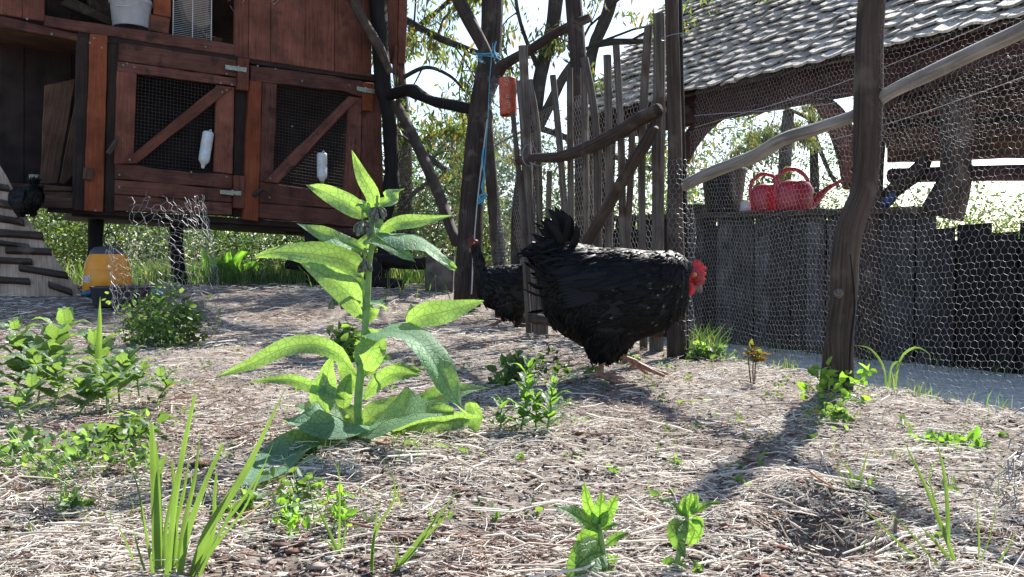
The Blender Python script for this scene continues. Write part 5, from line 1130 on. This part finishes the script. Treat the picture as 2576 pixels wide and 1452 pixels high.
def sprig(name, label, cat, bpx, bpy, tpx, tpy, d, npair, lpx, mat, group=None, prof='ovate', serr=.2, asp=.5, seed=0, stem_mat=None, name_leaf='leaf', up=.5, bare=.25):
    """a stem with opposite leaf pairs, as mint and nettle grow"""
    r = random.Random(seed); random.seed(seed+900)
    a = P(bpx, bpy, d); b = P(tpx, tpy, d+r.uniform(-.02, .02)); L = (b-a).length; lb = lpx*d/F
    t = thing(name, label, cat, a, group); m = MB(); mid = a.lerp(b, .5)+Vector((r.uniform(-.06, .06)*L, r.uniform(-.05, .05), 0)); m.tube([a-Vector((0, 0, .01)), mid, b], [.0022, .0018, .0012], 7, 5); m.build('stem', stem_mat or M_stem, t, True)
    for i in range(npair):
        q = bare+(1-bare)*i/max(1, npair-1); c = a.lerp(mid, q*2) if q < .5 else mid.lerp(b, q*2-1)
        ang = (i % 2)*math.pi/2+r.uniform(-.4, .4)+.3; sz = lb*(1.0-.55*q**2)*r.uniform(.85, 1.15)
        for k in (0, 1):
            h = Vector((math.cos(ang+k*math.pi), math.sin(ang+k*math.pi), 0)); u = up+.9*q*q+r.uniform(-.2, .2)
            p1 = c+h*sz*.15+Vector((0, 0, u*sz*.15)); p2 = c+h*sz*.6+Vector((0, 0, u*sz*.5)); p3 = c+h*sz*1.02+Vector((0, 0, u*sz*.55-.1*sz))
            m = MB(); leaf_into(m, [c, p1, p2, p3], sz*asp, Vector((h.x*-.4, h.y*-.4, 1)), prof=prof, serr=serr, nserr=11, nseg=21, fold=.25, wave=.05, na=4); m.build(name_leaf, mat, t, True)
    return t
SPR = [(1300, 1118, 1330, 925, 1.58, 8, 84, 'tallest mint sprig in the clump right of the comfrey'), (1368, 1110, 1392, 965, 1.55, 8, 80, 'mint sprig at the right side of the clump beside the comfrey'), (1252, 1090, 1262, 1010, 1.6, 5, 60, 'short mint sprig at the left side of the clump beside the comfrey'),
       (1345, 1100, 1350, 1010, 1.6, 6, 72, 'low mint sprig between the two taller ones')]
for i, (a, b, c, d_, dd_, n_, l_, lab) in enumerate(SPR): sprig('mint_plant', lab, 'mint', a, b, c, d_, dd_, n_, l_, M_mint, 'mint sprigs beside the comfrey', seed=i, asp=.42)
NET = [(30, 1010, 40, 800, 1.95, 5, 110, 'leftmost tall nettle, cut by the photo edge'), (95, 1000, 85, 880, 1.85, 4, 105, 'pale topped nettle right of the leftmost one'), (150, 960, 165, 800, 2.05, 5, 120, 'nettle in front of the ramp foot, left of the long grass blade'),
       (235, 985, 240, 850, 1.95, 5, 110, 'nettle right of the long upright grass blade'), (300, 1000, 325, 890, 1.85, 4, 100, 'low nettle at the right of the nettle patch'), (395, 1000, 405, 940, 1.85, 3, 70, 'rightmost small nettle of the patch'),
       (60, 1060, 80, 960, 1.70, 3, 90, 'low nettle at the lower left of the patch'), (190, 1040, 200, 960, 1.72, 4, 85, 'low bushy nettle in the lower middle of the patch'), (270, 1030, 262, 920, 1.75, 4, 80, 'narrow nettle below the long grass blade'), (125, 1030, 135, 900, 1.8, 4, 95, 'dark stemmed nettle in the middle of the patch'), (-30, 1020, -20, 880, 1.9, 4, 110, 'nettle half outside the left photo edge'), (350, 985, 360, 920, 1.9, 3, 70, 'small nettle left of the rightmost one')]
for i, (a, b, c, d_, dd_, n_, l_, lab) in enumerate(NET):
    q = P(a, b, dd_); n_ += 1
    sprig('nettle_plant', lab, 'nettle', a, b, c, b+(d_-b)*.85, dd_, n_, l_*1.0, M_nettle, 'nettles on the left of the bed', seed=20+i, prof='ovate', serr=.42, asp=.6)
m = MB(); leaf_into(m, [P(238, 1020, 1.9), P(246, 930, 1.9), P(250, 850, 1.9), P(252, 745, 1.88)], .017, (.3, -1, .1), prof='blade_tip', fold=.4, na=4); o = m.build('tall_grass', M_iris, org=P(238, 1020, 1.9), smooth=True); meta(o, 'single long upright grass blade rising from the nettles', 'grass')

# ---------------------------------------------------------------- loose low herbs, as leafy mounds
def leafcloud(cen, ext, n, ln, asp, cols, drop=0.0, upb=0.0, clump_n=0, cl=.3, shape='ball', rnd=None, fine=False):
    g = rnd or rng; cen = np.array(cen); ext = np.array(ext)
    if clump_n:
        C0 = g.normal(0, 1, (clump_n, 3)); C0 /= np.linalg.norm(C0, axis=1, keepdims=True); C0 *= (g.random((clump_n, 1))**.4)
        if shape == 'dome': C0[:, 2] = np.abs(C0[:, 2])
        if shape == 'box': C0 = g.random((clump_n, 3))*2-1
        idx = g.integers(0, clump_n, n); p = C0[idx]+g.normal(0, cl, (n, 3))*(.5+g.random((clump_n, 1))[idx]); cf_ = (.7+.6*g.random(clump_n))[idx]
    else:
        p = g.normal(0, 1, (n, 3)); p /= np.linalg.norm(p, axis=1, keepdims=True); p *= g.random((n, 1))**.4; cf_ = np.ones(n)
        if shape == 'dome': p[:, 2] = np.abs(p[:, 2])
    p = cen+p*ext
    d = g.normal(0, 1, (n, 3)); d[:, 2] = d[:, 2]*.6-drop+upb; d /= np.linalg.norm(d, axis=1, keepdims=True)
    s = np.cross(d, g.normal(0, 1, (n, 3))); s /= np.linalg.norm(s, axis=1, keepdims=True)
    L = ln*(.6+.8*g.random((n, 1))); nn = np.cross(d, s)
    V = np.stack([p, p+d*L*.45+s*L*asp*.5+nn*L*.06, p+d*L, p+d*L*.45-s*L*asp*.5+nn*L*.06], 1)
    if fine:
        A5 = asp*.5; V = np.stack([p, p+d*L*.28+s*L*A5*.9+nn*L*.10, p+d*L*.68+s*L*A5*.8+nn*L*.08, p+d*L, p+d*L*.68-s*L*A5*.8+nn*L*.08, p+d*L*.28-s*L*A5*.9+nn*L*.10], 1)
        cc = np.array(cols)[g.integers(0, len(cols), n)]*(cf_*(.75+.5*g.random(n)))[:, None]
        i6 = (np.arange(n)*6)[:, None, None]+np.array([[0, 1, 2, 3], [0, 3, 4, 5]])[None]
        return V.reshape(-1, 3), i6.reshape(-1, 4), np.clip(np.repeat(cc, 6, 0), 0, .8)
    cc = np.array(cols)[g.integers(0, len(cols), n)]*(cf_*(.75+.5*g.random(n)))[:, None]
    return V.reshape(-1, 3), np.arange(4*n).reshape(-1, 4), np.clip(np.repeat(cc, 4, 0), 0, .8)
def merge(parts):
    V = []; Fq = []; Cc = []; o = 0
    for v, f, c in parts: V.append(v); Fq.append(f+o); Cc.append(c); o += len(v)
    return np.concatenate(V), np.concatenate(Fq), np.concatenate(Cc)
GC = [(.09, .15, .07), (.12, .20, .08), (.06, .11, .055), (.16, .23, .10)]
HERB = [(408, 862, 3.25, .16, .19, 1500, .022, 'bushy green plant growing inside the wire sleeve', GC), (120, 1190, 1.35, .12, .07, 230, .017, 'grey green low herb below the nettles at the left', [(.13, .2, .12), (.10, .17, .08)]),
        (230, 1240, 1.22, .10, .055, 190, .014, 'low herb left of the cut blade clump', GC), (330, 1140, 1.5, .08, .04, 180, .02, 'small spreading weed behind the cut blade clump', GC), (880, 850, 2.7, .06, .10, 240, .028, 'small leafy weed just behind the comfrey stem', GC),
        (1780, 895, 2.78, .08, .05, 300, .02, 'weeds at the foot of the wire fence by the gate post', GC), (2110, 1020, 1.98, .13, .09, 105, .022, 'leafy weeds round the foot of the wavy post', [(.1, .2, .05), (.2, .34, .06)]), (2330, 1120, 1.5, .09, .02, 120, .019, 'flat pale green weed right of the scratched hole', [(.16, .3, .07), (.12, .25, .06)]),
        (760, 1290, 1.12, .05, .05, 90, .013, 'small vetch like weed below the comfrey', GC), (800, 1370, 1.0, .05, .05, 110, .011, 'clover like seedlings beside the yellow green grass', [(.16, .3, .06)]), (1290, 925, 2.2, .07, .06, 170, .025, 'small weed left of the hen feet', GC), (1400, 900, 2.4, .12, .07, 80, .016, 'sparse dark weed behind the hen feet', [(.06, .1, .04)]),
        (1470, 905, 2.35, .05, .04, 80, .02, 'tiny weed under the hen', GC), (1560, 885, 2.7, .06, .04, 80, .02, 'tiny weed between hen and gate', GC), (2080, 1085, 1.68, .04, .04, 90, .016, 'dark little weed in the shade of the wavy post', GC), (150, 1335, 1.05, .025, .045, 70, .012, 'tiny upright seedling at the lower left', GC), (660, 1330, 1.05, .06, .025, 90, .014, 'seedlings between the blade clump and the vetch', GC)]
for i, (px, py, d, rx, h, n, ln, lab, cols) in enumerate(HERB):
    c = P(px, py, d); c.z = gz0(c.x, c.y); t = thing('weed', lab, 'weed', c)
    ns = max(5, n//22); P0 = []; P1 = []
    for k in range(ns):
        a = random.random()*6.28; q = random.random()**.6; P0.append((c.x+math.cos(a)*rx*.3*q, c.y+math.sin(a)*rx*.3*q, c.z-.005)); P1.append((c.x+math.cos(a)*rx*q, c.y+math.sin(a)*rx*q, c.z+h*(1.1-q*.6)))
    Vv, Ff = prisms(P0, P1, .0011, 3, .0006); meta(fastmesh('stems', Vv, Ff, M_stem, t), kind='stuff')
    V_, F_2, C_ = leafcloud((c.x, c.y, c.z+h*.1), (rx, rx*.8, h*.95), n, ln, .6, cols, upb=.25, clump_n=ns, cl=.2, shape='dome', fine=True); meta(fastmesh('foliage', V_, F_2, M_herb, t, colr=C_), kind='stuff')
def turf(name, label, cat, spots, n, h, wdt, kind=None, cols=None):
    """grass tufts: bent blades springing from scattered roots"""
    cols = cols or [(.09, .15, .05), (.13, .20, .06), (.07, .12, .04), (.3, .28, .16)]
    V = []; Fq = []; Cc = []
    for (x, y, r, m_) in spots:
        for _ in range(int(n*m_)):
            bx, by = x+random.gauss(0, r), y+random.gauss(0, r); z = gz(bx, by); a = random.random()*6.28; L = h*random.uniform(.4, 1.1); b = random.uniform(.1, .7)*L; dx, dy = math.cos(a), math.sin(a); w_ = wdt*random.uniform(.6, 1.2)
            a2 = random.random()*6.28; sx, sy = math.cos(a2)*w_, math.sin(a2)*w_; i0 = len(V)
            V += [(bx-sx, by-sy, z), (bx+sx, by+sy, z), (bx+dx*b*.3+sx, by+dy*b*.3+sy, z+L*.55), (bx+dx*b*.3-sx, by+dy*b*.3-sy, z+L*.55), (bx+dx*b+sx*.2, by+dy*b+sy*.2, z+L*.9), (bx+dx*b-sx*.2, by+dy*b-sy*.2, z+L*.9)]
            Fq += [(i0, i0+1, i0+2, i0+3), (i0+3, i0+2, i0+4, i0+5)]; c = random.choice(cols); f = random.uniform(.7, 1.2); Cc += [(c[0]*f, c[1]*f, c[2]*f)]*6
    o = fastmesh(name, V, Fq, M_grass, colr=Cc, o=Vector(V[0])); return meta(o, label, cat, None, kind)
def gp_(px, py): p = G(px, py); return p.x, p.y
x, y = gp_(1775, 900); turf('grass_tuft', 'fresh grass tuft against the wire fence right of the gate post', 'grass', [(x, y, .035, 1)], 130, .13, .0012)
x, y = gp_(1930, 905); turf('grass_tuft', 'thin tall grass stalks outside the fence between gate post and wavy post', 'grass', [(x, y, .06, 1)], 50, .18, .001)
ed = []
for k in range(46):
    t_ = k/45; u = t_*2.1; ex_ = .575+.327*u+.945*random.uniform(.12, .36); ey_ = 2.84-.945*u+.327*random.uniform(.12, .36); ed.append((ex_, ey_, .03, random.uniform(.3, 1.4)))
turf('edge_grass', 'short grass along the edge between bed and path', 'grass', ed, 36, .055, .0011, 'stuff')
ws = [(S(a_, -.1-.25*random.random(), 0).x, S(a_, -.1-.25*random.random(), 0).y, .05, random.uniform(.2, 1)) for a_ in np.linspace(-2.4, 1.6, 26)]
turf('wall_foot_grass', 'grass strip growing at the foot of the board wall', 'grass', ws, 40, .09, .0015, 'stuff')
fr = [(random.uniform(-.62, -.12), random.uniform(.95, 1.45), .02, 1) for _ in range(34)]+[(random.uniform(.35, .8), random.uniform(.95, 1.6), .015, .8) for _ in range(12)]+[(random.uniform(-.9, .9)*y_/1.6, y_, .02, .8) for y_ in [random.uniform(1.0, 3.0) for _ in range(60)]]
turf('bed_seedlings', 'scattered grass seedlings among the straw', 'grass', fr, 6, .035, .0008, 'stuff')
far_ = [(random.uniform(-3.2, .2), random.uniform(5.9, 7.6), .12, 1) for _ in range(260)]+[(random.uniform(-1.2, 0), random.uniform(4.9, 5.8), .06, .2) for _ in range(16)]
turf('far_grass', 'rough grass growing beyond the edge of the bare bed', 'grass', far_, 30, .20, .0028, 'stuff')
sp_ = [(random.uniform(-.6, .6)*y_, y_) for y_ in [random.uniform(.95, 3.2) for _ in range(150)]]
sl_ = [leafcloud((x, y, gz(x, y)+.008), (.018, .014, .014), 9, .011, .6, GC, upb=.3, fine=True) for x, y in sp_ if fsd(x, y) < .1]
V_, F_2, C_ = merge(sl_); meta(fastmesh('leafy_seedlings', V_, F_2, M_herb, colr=C_), 'tiny leafy seedlings sprouting all over the bed', 'seedlings', None, 'stuff')
# orange new shoots by the fence
so_ = P(1893, 975, 2.2); so_.z = gz0(so_.x, so_.y); t = thing('peony_shoot', 'young shoot with orange bronze leaves in front of the fence', 'seedling', so_)
m = MB()
for dx in (-6, 4, 10): m.tube([so_+Vector((dx*.0006, 0, 0)), P(1890+dx, 920, 2.2), P(1892+dx*1.6, 890, 2.2)], [.0018, .0016, .0012], 6, 3)
m.build('stem', M_brown, t, True)
V_, F_2, C_ = leafcloud(P(1897, 893, 2.2), (.022, .018, .02), 46, .022, .45, [(.15, .085, .04), (.12, .12, .05), (.09, .05, .03)], upb=.2, fine=True); fastmesh('foliage', V_, F_2, M_herb, t, colr=C_)
# white down feathers lying on the straw
for i, (px, py, lab) in enumerate(((1790, 962, 'tuft of white down right of the hen feet'), (1812, 1000, 'lower tuft of white down near the wavy post'), (1352, 872, 'pale down caught at the foot of the gate'))):
    c = G(px, py); P0 = np.tile(np.array(c), (90, 1))+rng.normal(0, .012, (90, 3))*[1.6, 1, .4]; dv = rng.normal(0, 1, (90, 3))*[1, 1, .5]; Vv, Ff = prisms(P0+[0, 0, .008], P0+dv*.012+[0, 0, .012], .0004, 3, .0002); meta(fastmesh('down_tuft', Vv, Ff, M_white, o=c), lab, 'down feather')
# big dock leaves at the far edge
db = P(565, 765, 6.5); db.z = gz0(db.x, db.y); t = thing('burdock_plant', 'large leaved dark green burdock at the far edge beyond the wire sleeve', 'plant', db)
M_dock = leafmat('dock_leaf', (.06, .16, .05), (.25, .55, .04), vs=30, vein=.7, midw=.004)
for pts, wpx, N in (([(560, 765), (545, 700), (520, 650), (508, 622)], 60, (-.2, -1, .4)), ([(565, 765), (575, 700), (600, 655), (625, 632)], 70, (0, -1, .5)), ([(565, 765), (600, 710), (640, 670), (662, 665)], 50, (.2, -1, .8)), ([(560, 765), (520, 720), (500, 690), (488, 668)], 50, (-.2, -1, .6)), ([(570, 765), (600, 740), (650, 710), (664, 712)], 50, (.2, -.6, 1)), ([(560, 765), (530, 745), (505, 735), (490, 740)], 45, (-.1, -.6, 1)), ([(565, 765), (565, 700), (575, 650), (580, 625)], 60, (0, -1, .3))):
    leafpx(t, M_dock, pts, 6.4, wpx*1.1, N, prof='ovate', wave=.15, serr=.1)

# ---------------------------------------------------------------- shrubs, thicket and trees behind
BG = [(.06, .105, .045), (.085, .14, .055), (.045, .08, .04), (.12, .17, .07), (.075, .12, .075)]
BG_ = [(.07, .13, .05), (.10, .18, .06), (.05, .10, .045), (.15, .22, .07), (.09, .15, .09)]
BG2 = [(.12, .17, .06), (.15, .19, .075), (.09, .135, .05), (.075, .11, .045)]
BG2_ = [(.16, .22, .06), (.20, .24, .08), (.11, .17, .05), (.09, .14, .05)]
BG3 = [(.07, .12, .08), (.10, .16, .11), (.05, .09, .06)]
def stems_for(c, rx, ry, h, n, r0):
    P0 = []; P1 = []; RR = []; R1 = []
    for k in range(n):
        a = random.random()*6.28; p = Vector((c[0]+math.cos(a)*rx*.25, c[1]+math.sin(a)*ry*.25, c[2]-.1)); d = Vector((math.cos(a)*.35*random.random(), math.sin(a)*.35*random.random(), 1)).normalized(); r = r0*random.uniform(.5, 1.2); L = h/7
        for s_ in range(7):
            q = p+d*L; P0.append(p); P1.append(q); RR.append(r); R1.append(r*.78); r *= .78
            if random.random() < .8 and s_ > 0:
                dd_ = (d+Vector((random.gauss(0, .7), random.gauss(0, .7), random.gauss(0, .3)))).normalized(); qq = q+dd_*h*.18; P0.append(q); P1.append(qq); RR.append(r*.5); R1.append(r*.25)
                q2 = qq+(dd_+Vector((0, 0, random.gauss(0, .4)))).normalized()*h*.12; P0.append(qq); P1.append(q2); RR.append(r*.25); R1.append(r*.12)
            d = (d+Vector((random.gauss(0, .14), random.gauss(0, .14), .05))).normalized(); p = q
    return prisms(np.array(P0), np.array(P1), np.array(RR), 4, np.array(R1))
def shrub(label, px, d, zt, rx, ry, n, ln, cols, group='shrubs behind the run', zb=None, cat='shrub', asp=.42, ncl=60, name='shrub', nst=5):
    c0 = P(px, 700, d); zb = gz0(c0.x, c0.y)-.05 if zb is None else zb; h = zt-zb
    t = thing(name, label, cat, Vector((c0.x, c0.y, zb)), group)
    Vv, Ff = stems_for((c0.x, c0.y, zb), rx, ry, h, nst, .018); meta(fastmesh('stems', Vv, Ff, M_tree, t), kind='stuff')
    V_, F_2, C_ = leafcloud((c0.x, c0.y, zb+h*.5), (rx, ry, h*.5), n, ln, asp, cols, drop=.2, clump_n=ncl, cl=.16); meta(fastmesh('foliage', V_, F_2, M_leafbg, t, colr=C_), kind='stuff'); return t
SH = [('pale green shrub seen under the left part of the hutch', 150, 8.5, 1.3, 1.0, .8, 5200, .05, BG2), ('yellow green shrub behind the yellow drinker', 350, 8.8, 1.25, 1.0, .8, 5600, .05, BG2), ('bluish green shrub behind the burdock', 560, 9.0, 1.3, 1.0, .8, 5600, .045, BG),
      ('fresh green shrub seen beneath the second hutch door', 760, 8.6, 1.2, .9, .8, 5200, .045, BG), ('shrub behind the black bench', 930, 9.2, 1.35, .9, .8, 5000, .05, BG), ('dense shrub between hutch corner and slanting brace', 1050, 8.4, 1.75, .75, .7, 5200, .05, BG),
      ('dark shrub behind the tallest pole', 1190, 9.4, 2.1, .8, .8, 4800, .055, BG3), ('shrub behind the left gate slats', 1330, 9.0, 1.75, .8, .7, 4600, .05, BG3), ('shrub behind the middle of the gate', 1470, 10.0, 1.7, .9, .8, 4300, .05, BG3), ('shrub behind the right gate slats', 1610, 9.4, 1.6, .8, .7, 4300, .05, BG3),
      ('silvery shrub seen through the shed left of the watering cans', 1800, 11.5, 2.5, 1.0, .9, 7500, .05, BG3), ('shrub seen through the shed behind the watering cans', 1960, 12.0, 2.55, 1.1, .9, 7500, .05, BG), ('shrub seen through the shed right of the watering cans', 2110, 12.5, 2.1, .9, .9, 4600, .05, BG2),
      ('low shrub far behind the board wall at the right', 2290, 14, 1.3, 1.2, .9, 4200, .05, BG2), ('feathery shrub beyond the right end of the shed', 2500, 14, 1.75, 1.5, .9, 5200, .045, BG2)]
for a in SH: shrub(*a)
# tall thicket further back: one mass
parts = []
for i in range(30):
    x = -9+i*.9+random.uniform(-.3, .3); y = random.uniform(13, 18); h = random.uniform(2.0, 3.1) if x < -.2 else random.uniform(1.5, 2.9)
    parts.append(leafcloud((x, y, gz0(x, y)+h*.5), (1.3, 1.0, h*.55), 2600, .09, .45, [BG, BG2, BG3][i % 3], drop=.2, clump_n=40, cl=.16))
V_, F_2, C_ = merge(parts); meta(fastmesh('thicket', V_, F_2, M_leafbg, colr=C_), 'continuous green thicket closing the view behind the garden', 'thicket', None, 'stuff')
V0 = []; V1 = []; Rr = []
for i in range(420):
    x = random.uniform(-9, 9); y = random.uniform(9.5, 16); z = gz0(x, y); p = Vector((x, y, z)); d = Vector((random.gauss(0, .15), 0, 1)).normalized(); L = random.uniform(1, 3)/5
    for k in range(5): q = p+d*L; V0.append(p); V1.append(q); Rr.append(.010*(1-k*.15)); d = (d+Vector((random.gauss(0, .25), random.gauss(0, .1), 0))).normalized(); p = q
Vv, Ff = prisms(np.array(V0), np.array(V1), np.array(Rr), 3); meta(fastmesh('thicket_stems', Vv, Ff, M_tree), 'thin bare stems standing in the thicket', 'stems', None, 'stuff')
# trees with drooping young leaves
TL = [(.13, .19, .07), (.20, .22, .08), (.28, .20, .07), (.10, .15, .07)]
def tree(label, trunk, limbs, d0, nb, seed, leafn=26, spread=(0, 0), name='tree'):
    r = random.Random(seed); g = np.random.default_rng(seed)
    base = P(*trunk[-1][:3]); base.z = gz0(base.x, base.y)-.1
    t = thing(name, label, 'tree', base, 'trees behind the run')
    m = MB(); pts = [P(x, y, d) for x, y, d, w_ in trunk]; pts[-1] = base if pts[-1].z > base.z else pts[-1]; m.tube(pts, [w_*q[2]/F for q, w_ in zip(trunk, [k[3] for k in trunk])], 12, 6, rough=.12); m.build('trunk', M_tree, t, True)
    P0 = []; P1 = []; RR = []; R1 = []; tips = []
    def grow(p, d, L, rad, dep):
        n = 5
        for k in range(n):
            q = p+d*L/n; P0.append(p); P1.append(q); RR.append(rad); rad2 = rad*.86; R1.append(rad2); rad = rad2
            d = (d+Vector((r.gauss(0, .16), r.gauss(0, .16), r.gauss(0, .14)))).normalized(); p = q
            if dep > 0 and r.random() < .62: grow(p, (d+Vector((r.gauss(0, .75), r.gauss(0, .6), r.gauss(0, .6)))).normalized(), L*r.uniform(.45, .75), rad*.6, dep-1)
            if dep <= 1 and r.random() < .55: tips.append(p)
        tips.append(p)
    for lm in limbs:
        lp = [P(x, y, d) for x, y, d, w_ in lm]; m = MB(); m.tube(lp, [k[3]*k[2]/F for k in lm], 9, 6, rough=.12); m.build('limb', M_tree, t, True)
        for k in range(len(lm)-1):
            for _ in range(nb):
                f = r.random(); p = lp[k].lerp(lp[k+1], f); rad = lm[k][3]*lm[k][2]/F*.35
                ax = (lp[k+1]-lp[k]).normalized(); grow(p, (ax*.5+Vector((r.gauss(0, .7), r.gauss(0, .5), r.gauss(.1, .7)))).normalized(), r.uniform(.5, 1.1), min(.02, max(.006, rad)), 2)
    if P0:
        Vv, Ff = prisms(np.array(P0), np.array(P1), np.array(RR), 4, np.array(R1)); meta(fastmesh('branches', Vv, Ff, M_tree, t), kind='stuff')
        tp = np.array(tips); n = len(tp)*leafn; idx = np.repeat(np.arange(len(tp)), leafn)
        p = tp[idx]+g.normal(0, .035, (n, 3)); dd_ = g.normal(0, .55, (n, 3)); dd_[:, 2] -= 1.0; dd_ /= np.linalg.norm(dd_, axis=1, keepdims=True)
        s = np.cross(dd_, g.normal(0, 1, (n, 3))); s /= np.linalg.norm(s, axis=1, keepdims=True); L = .075*(.5+.8*g.random((n, 1)))
        V_ = np.stack([p, p+dd_*L*.5+s*L*.13, p+dd_*L, p+dd_*L*.5-s*L*.13], 1).reshape(-1, 3); cc = np.array(TL)[g.integers(0, 4, n)]*(.7+.5*g.random((n, 1)))
        meta(fastmesh('foliage', V_, np.arange(4*n).reshape(-1, 4), M_leafbg, t, colr=np.clip(np.repeat(cc, 4, 0), 0, .8)), kind='stuff')
    return t
tree('leaning tree with long limbs between the tallest pole and the gate', [(1404, -80, 7.2, 19), (1396, 20, 7.2, 18), (1378, 114, 7.1, 17), (1359, 190, 7.0, 17), (1344, 304, 7.0, 19), (1330, 480, 7.0, 20), (1325, 760, 7.0, 26)],
     [[(1352, 325, 7.0, 14), (1390, 250, 6.9, 13), (1424, 185, 6.8, 11), (1470, 120, 6.8, 9)], [(1350, 320, 7, 9), (1420, 345, 7.1, 8), (1560, 400, 7.3, 7), (1640, 425, 7.4, 6)], [(1400, -20, 7.2, 10), (1330, -90, 7.0, 7), (1240, -160, 6.9, 5)], [(1360, 190, 7.0, 6), (1310, 60, 6.9, 5), (1290, -60, 6.8, 4)]], 7, 1, 3, leafn=9)
tree('tree with a thick horizontal bough reaching right above the gate', [(1548, -80, 7.6, 17), (1532, 20, 7.6, 17), (1508, 80, 7.6, 15), (1494, 112, 7.6, 14), (1480, 200, 7.6, 16), (1476, 420, 7.6, 18), (1470, 760, 7.6, 22)],
     [[(1492, 112, 7.6, 9), (1540, 106, 7.5, 9), (1590, 104, 7.5, 8), (1640, 100, 7.7, 6)], [(1540, -40, 7.6, 8), (1570, -90, 7.5, 6), (1590, -140, 7.3, 5)]], 7.6, 1, 8, leafn=7)
tree('old tree behind the hutch corner with mossy limbs', [(1010, -80, 8.2, 14), (1000, 120, 8.2, 15), (1015, 300, 8.2, 17), (1018, 500, 8.2, 19), (1012, 760, 8.2, 22)],
     [[(1012, 45, 7.4, 9), (1060, 72, 7.2, 9), (1112, 99, 7.0, 9), (1160, 118, 7.0, 9), (1210, 138, 6.9, 8), (1290, 175, 6.8, 5)], [(1010, 330, 8, 9), (1060, 380, 7.7, 9), (1110, 420, 7.5, 8), (1165, 455, 7.3, 7)], [(1000, 120, 8.2, 8), (1060, 60, 8, 7), (1110, 20, 7.8, 6), (1170, -40, 7.6, 5)], [(1010, 520, 8, 6), (1060, 470, 7.8, 6), (1120, 445, 7.6, 5), (1180, 430, 7.5, 4)], [(1005, 200, 8.0, 6), (1070, 170, 7.8, 5), (1130, 190, 7.6, 4), (1170, 230, 7.6, 3)]], 8.2, 1, 5, leafn=9)
tree('slender tree seen through the shed opening', [(2030, 180, 11.5, 9), (2045, 330, 11.5, 10), (2050, 520, 11.5, 12), (2055, 640, 11.5, 13)], [[(2045, 330, 11.5, 6), (2085, 430, 11.3, 5), (2110, 470, 11.2, 5)], [(2040, 300, 11.5, 5), (1960, 270, 11.2, 4), (1880, 300, 11, 3)]], 11.5, 1, 12)
tree('dark forked trunk seen through the shed behind the cans', [(1985, 280, 10.5, 15), (1975, 400, 10.5, 16), (1970, 640, 10.5, 17)], [[(1980, 330, 10.5, 6), (1900, 380, 10.4, 5), (1840, 400, 10.3, 4)]], 10.5, 1, 13)
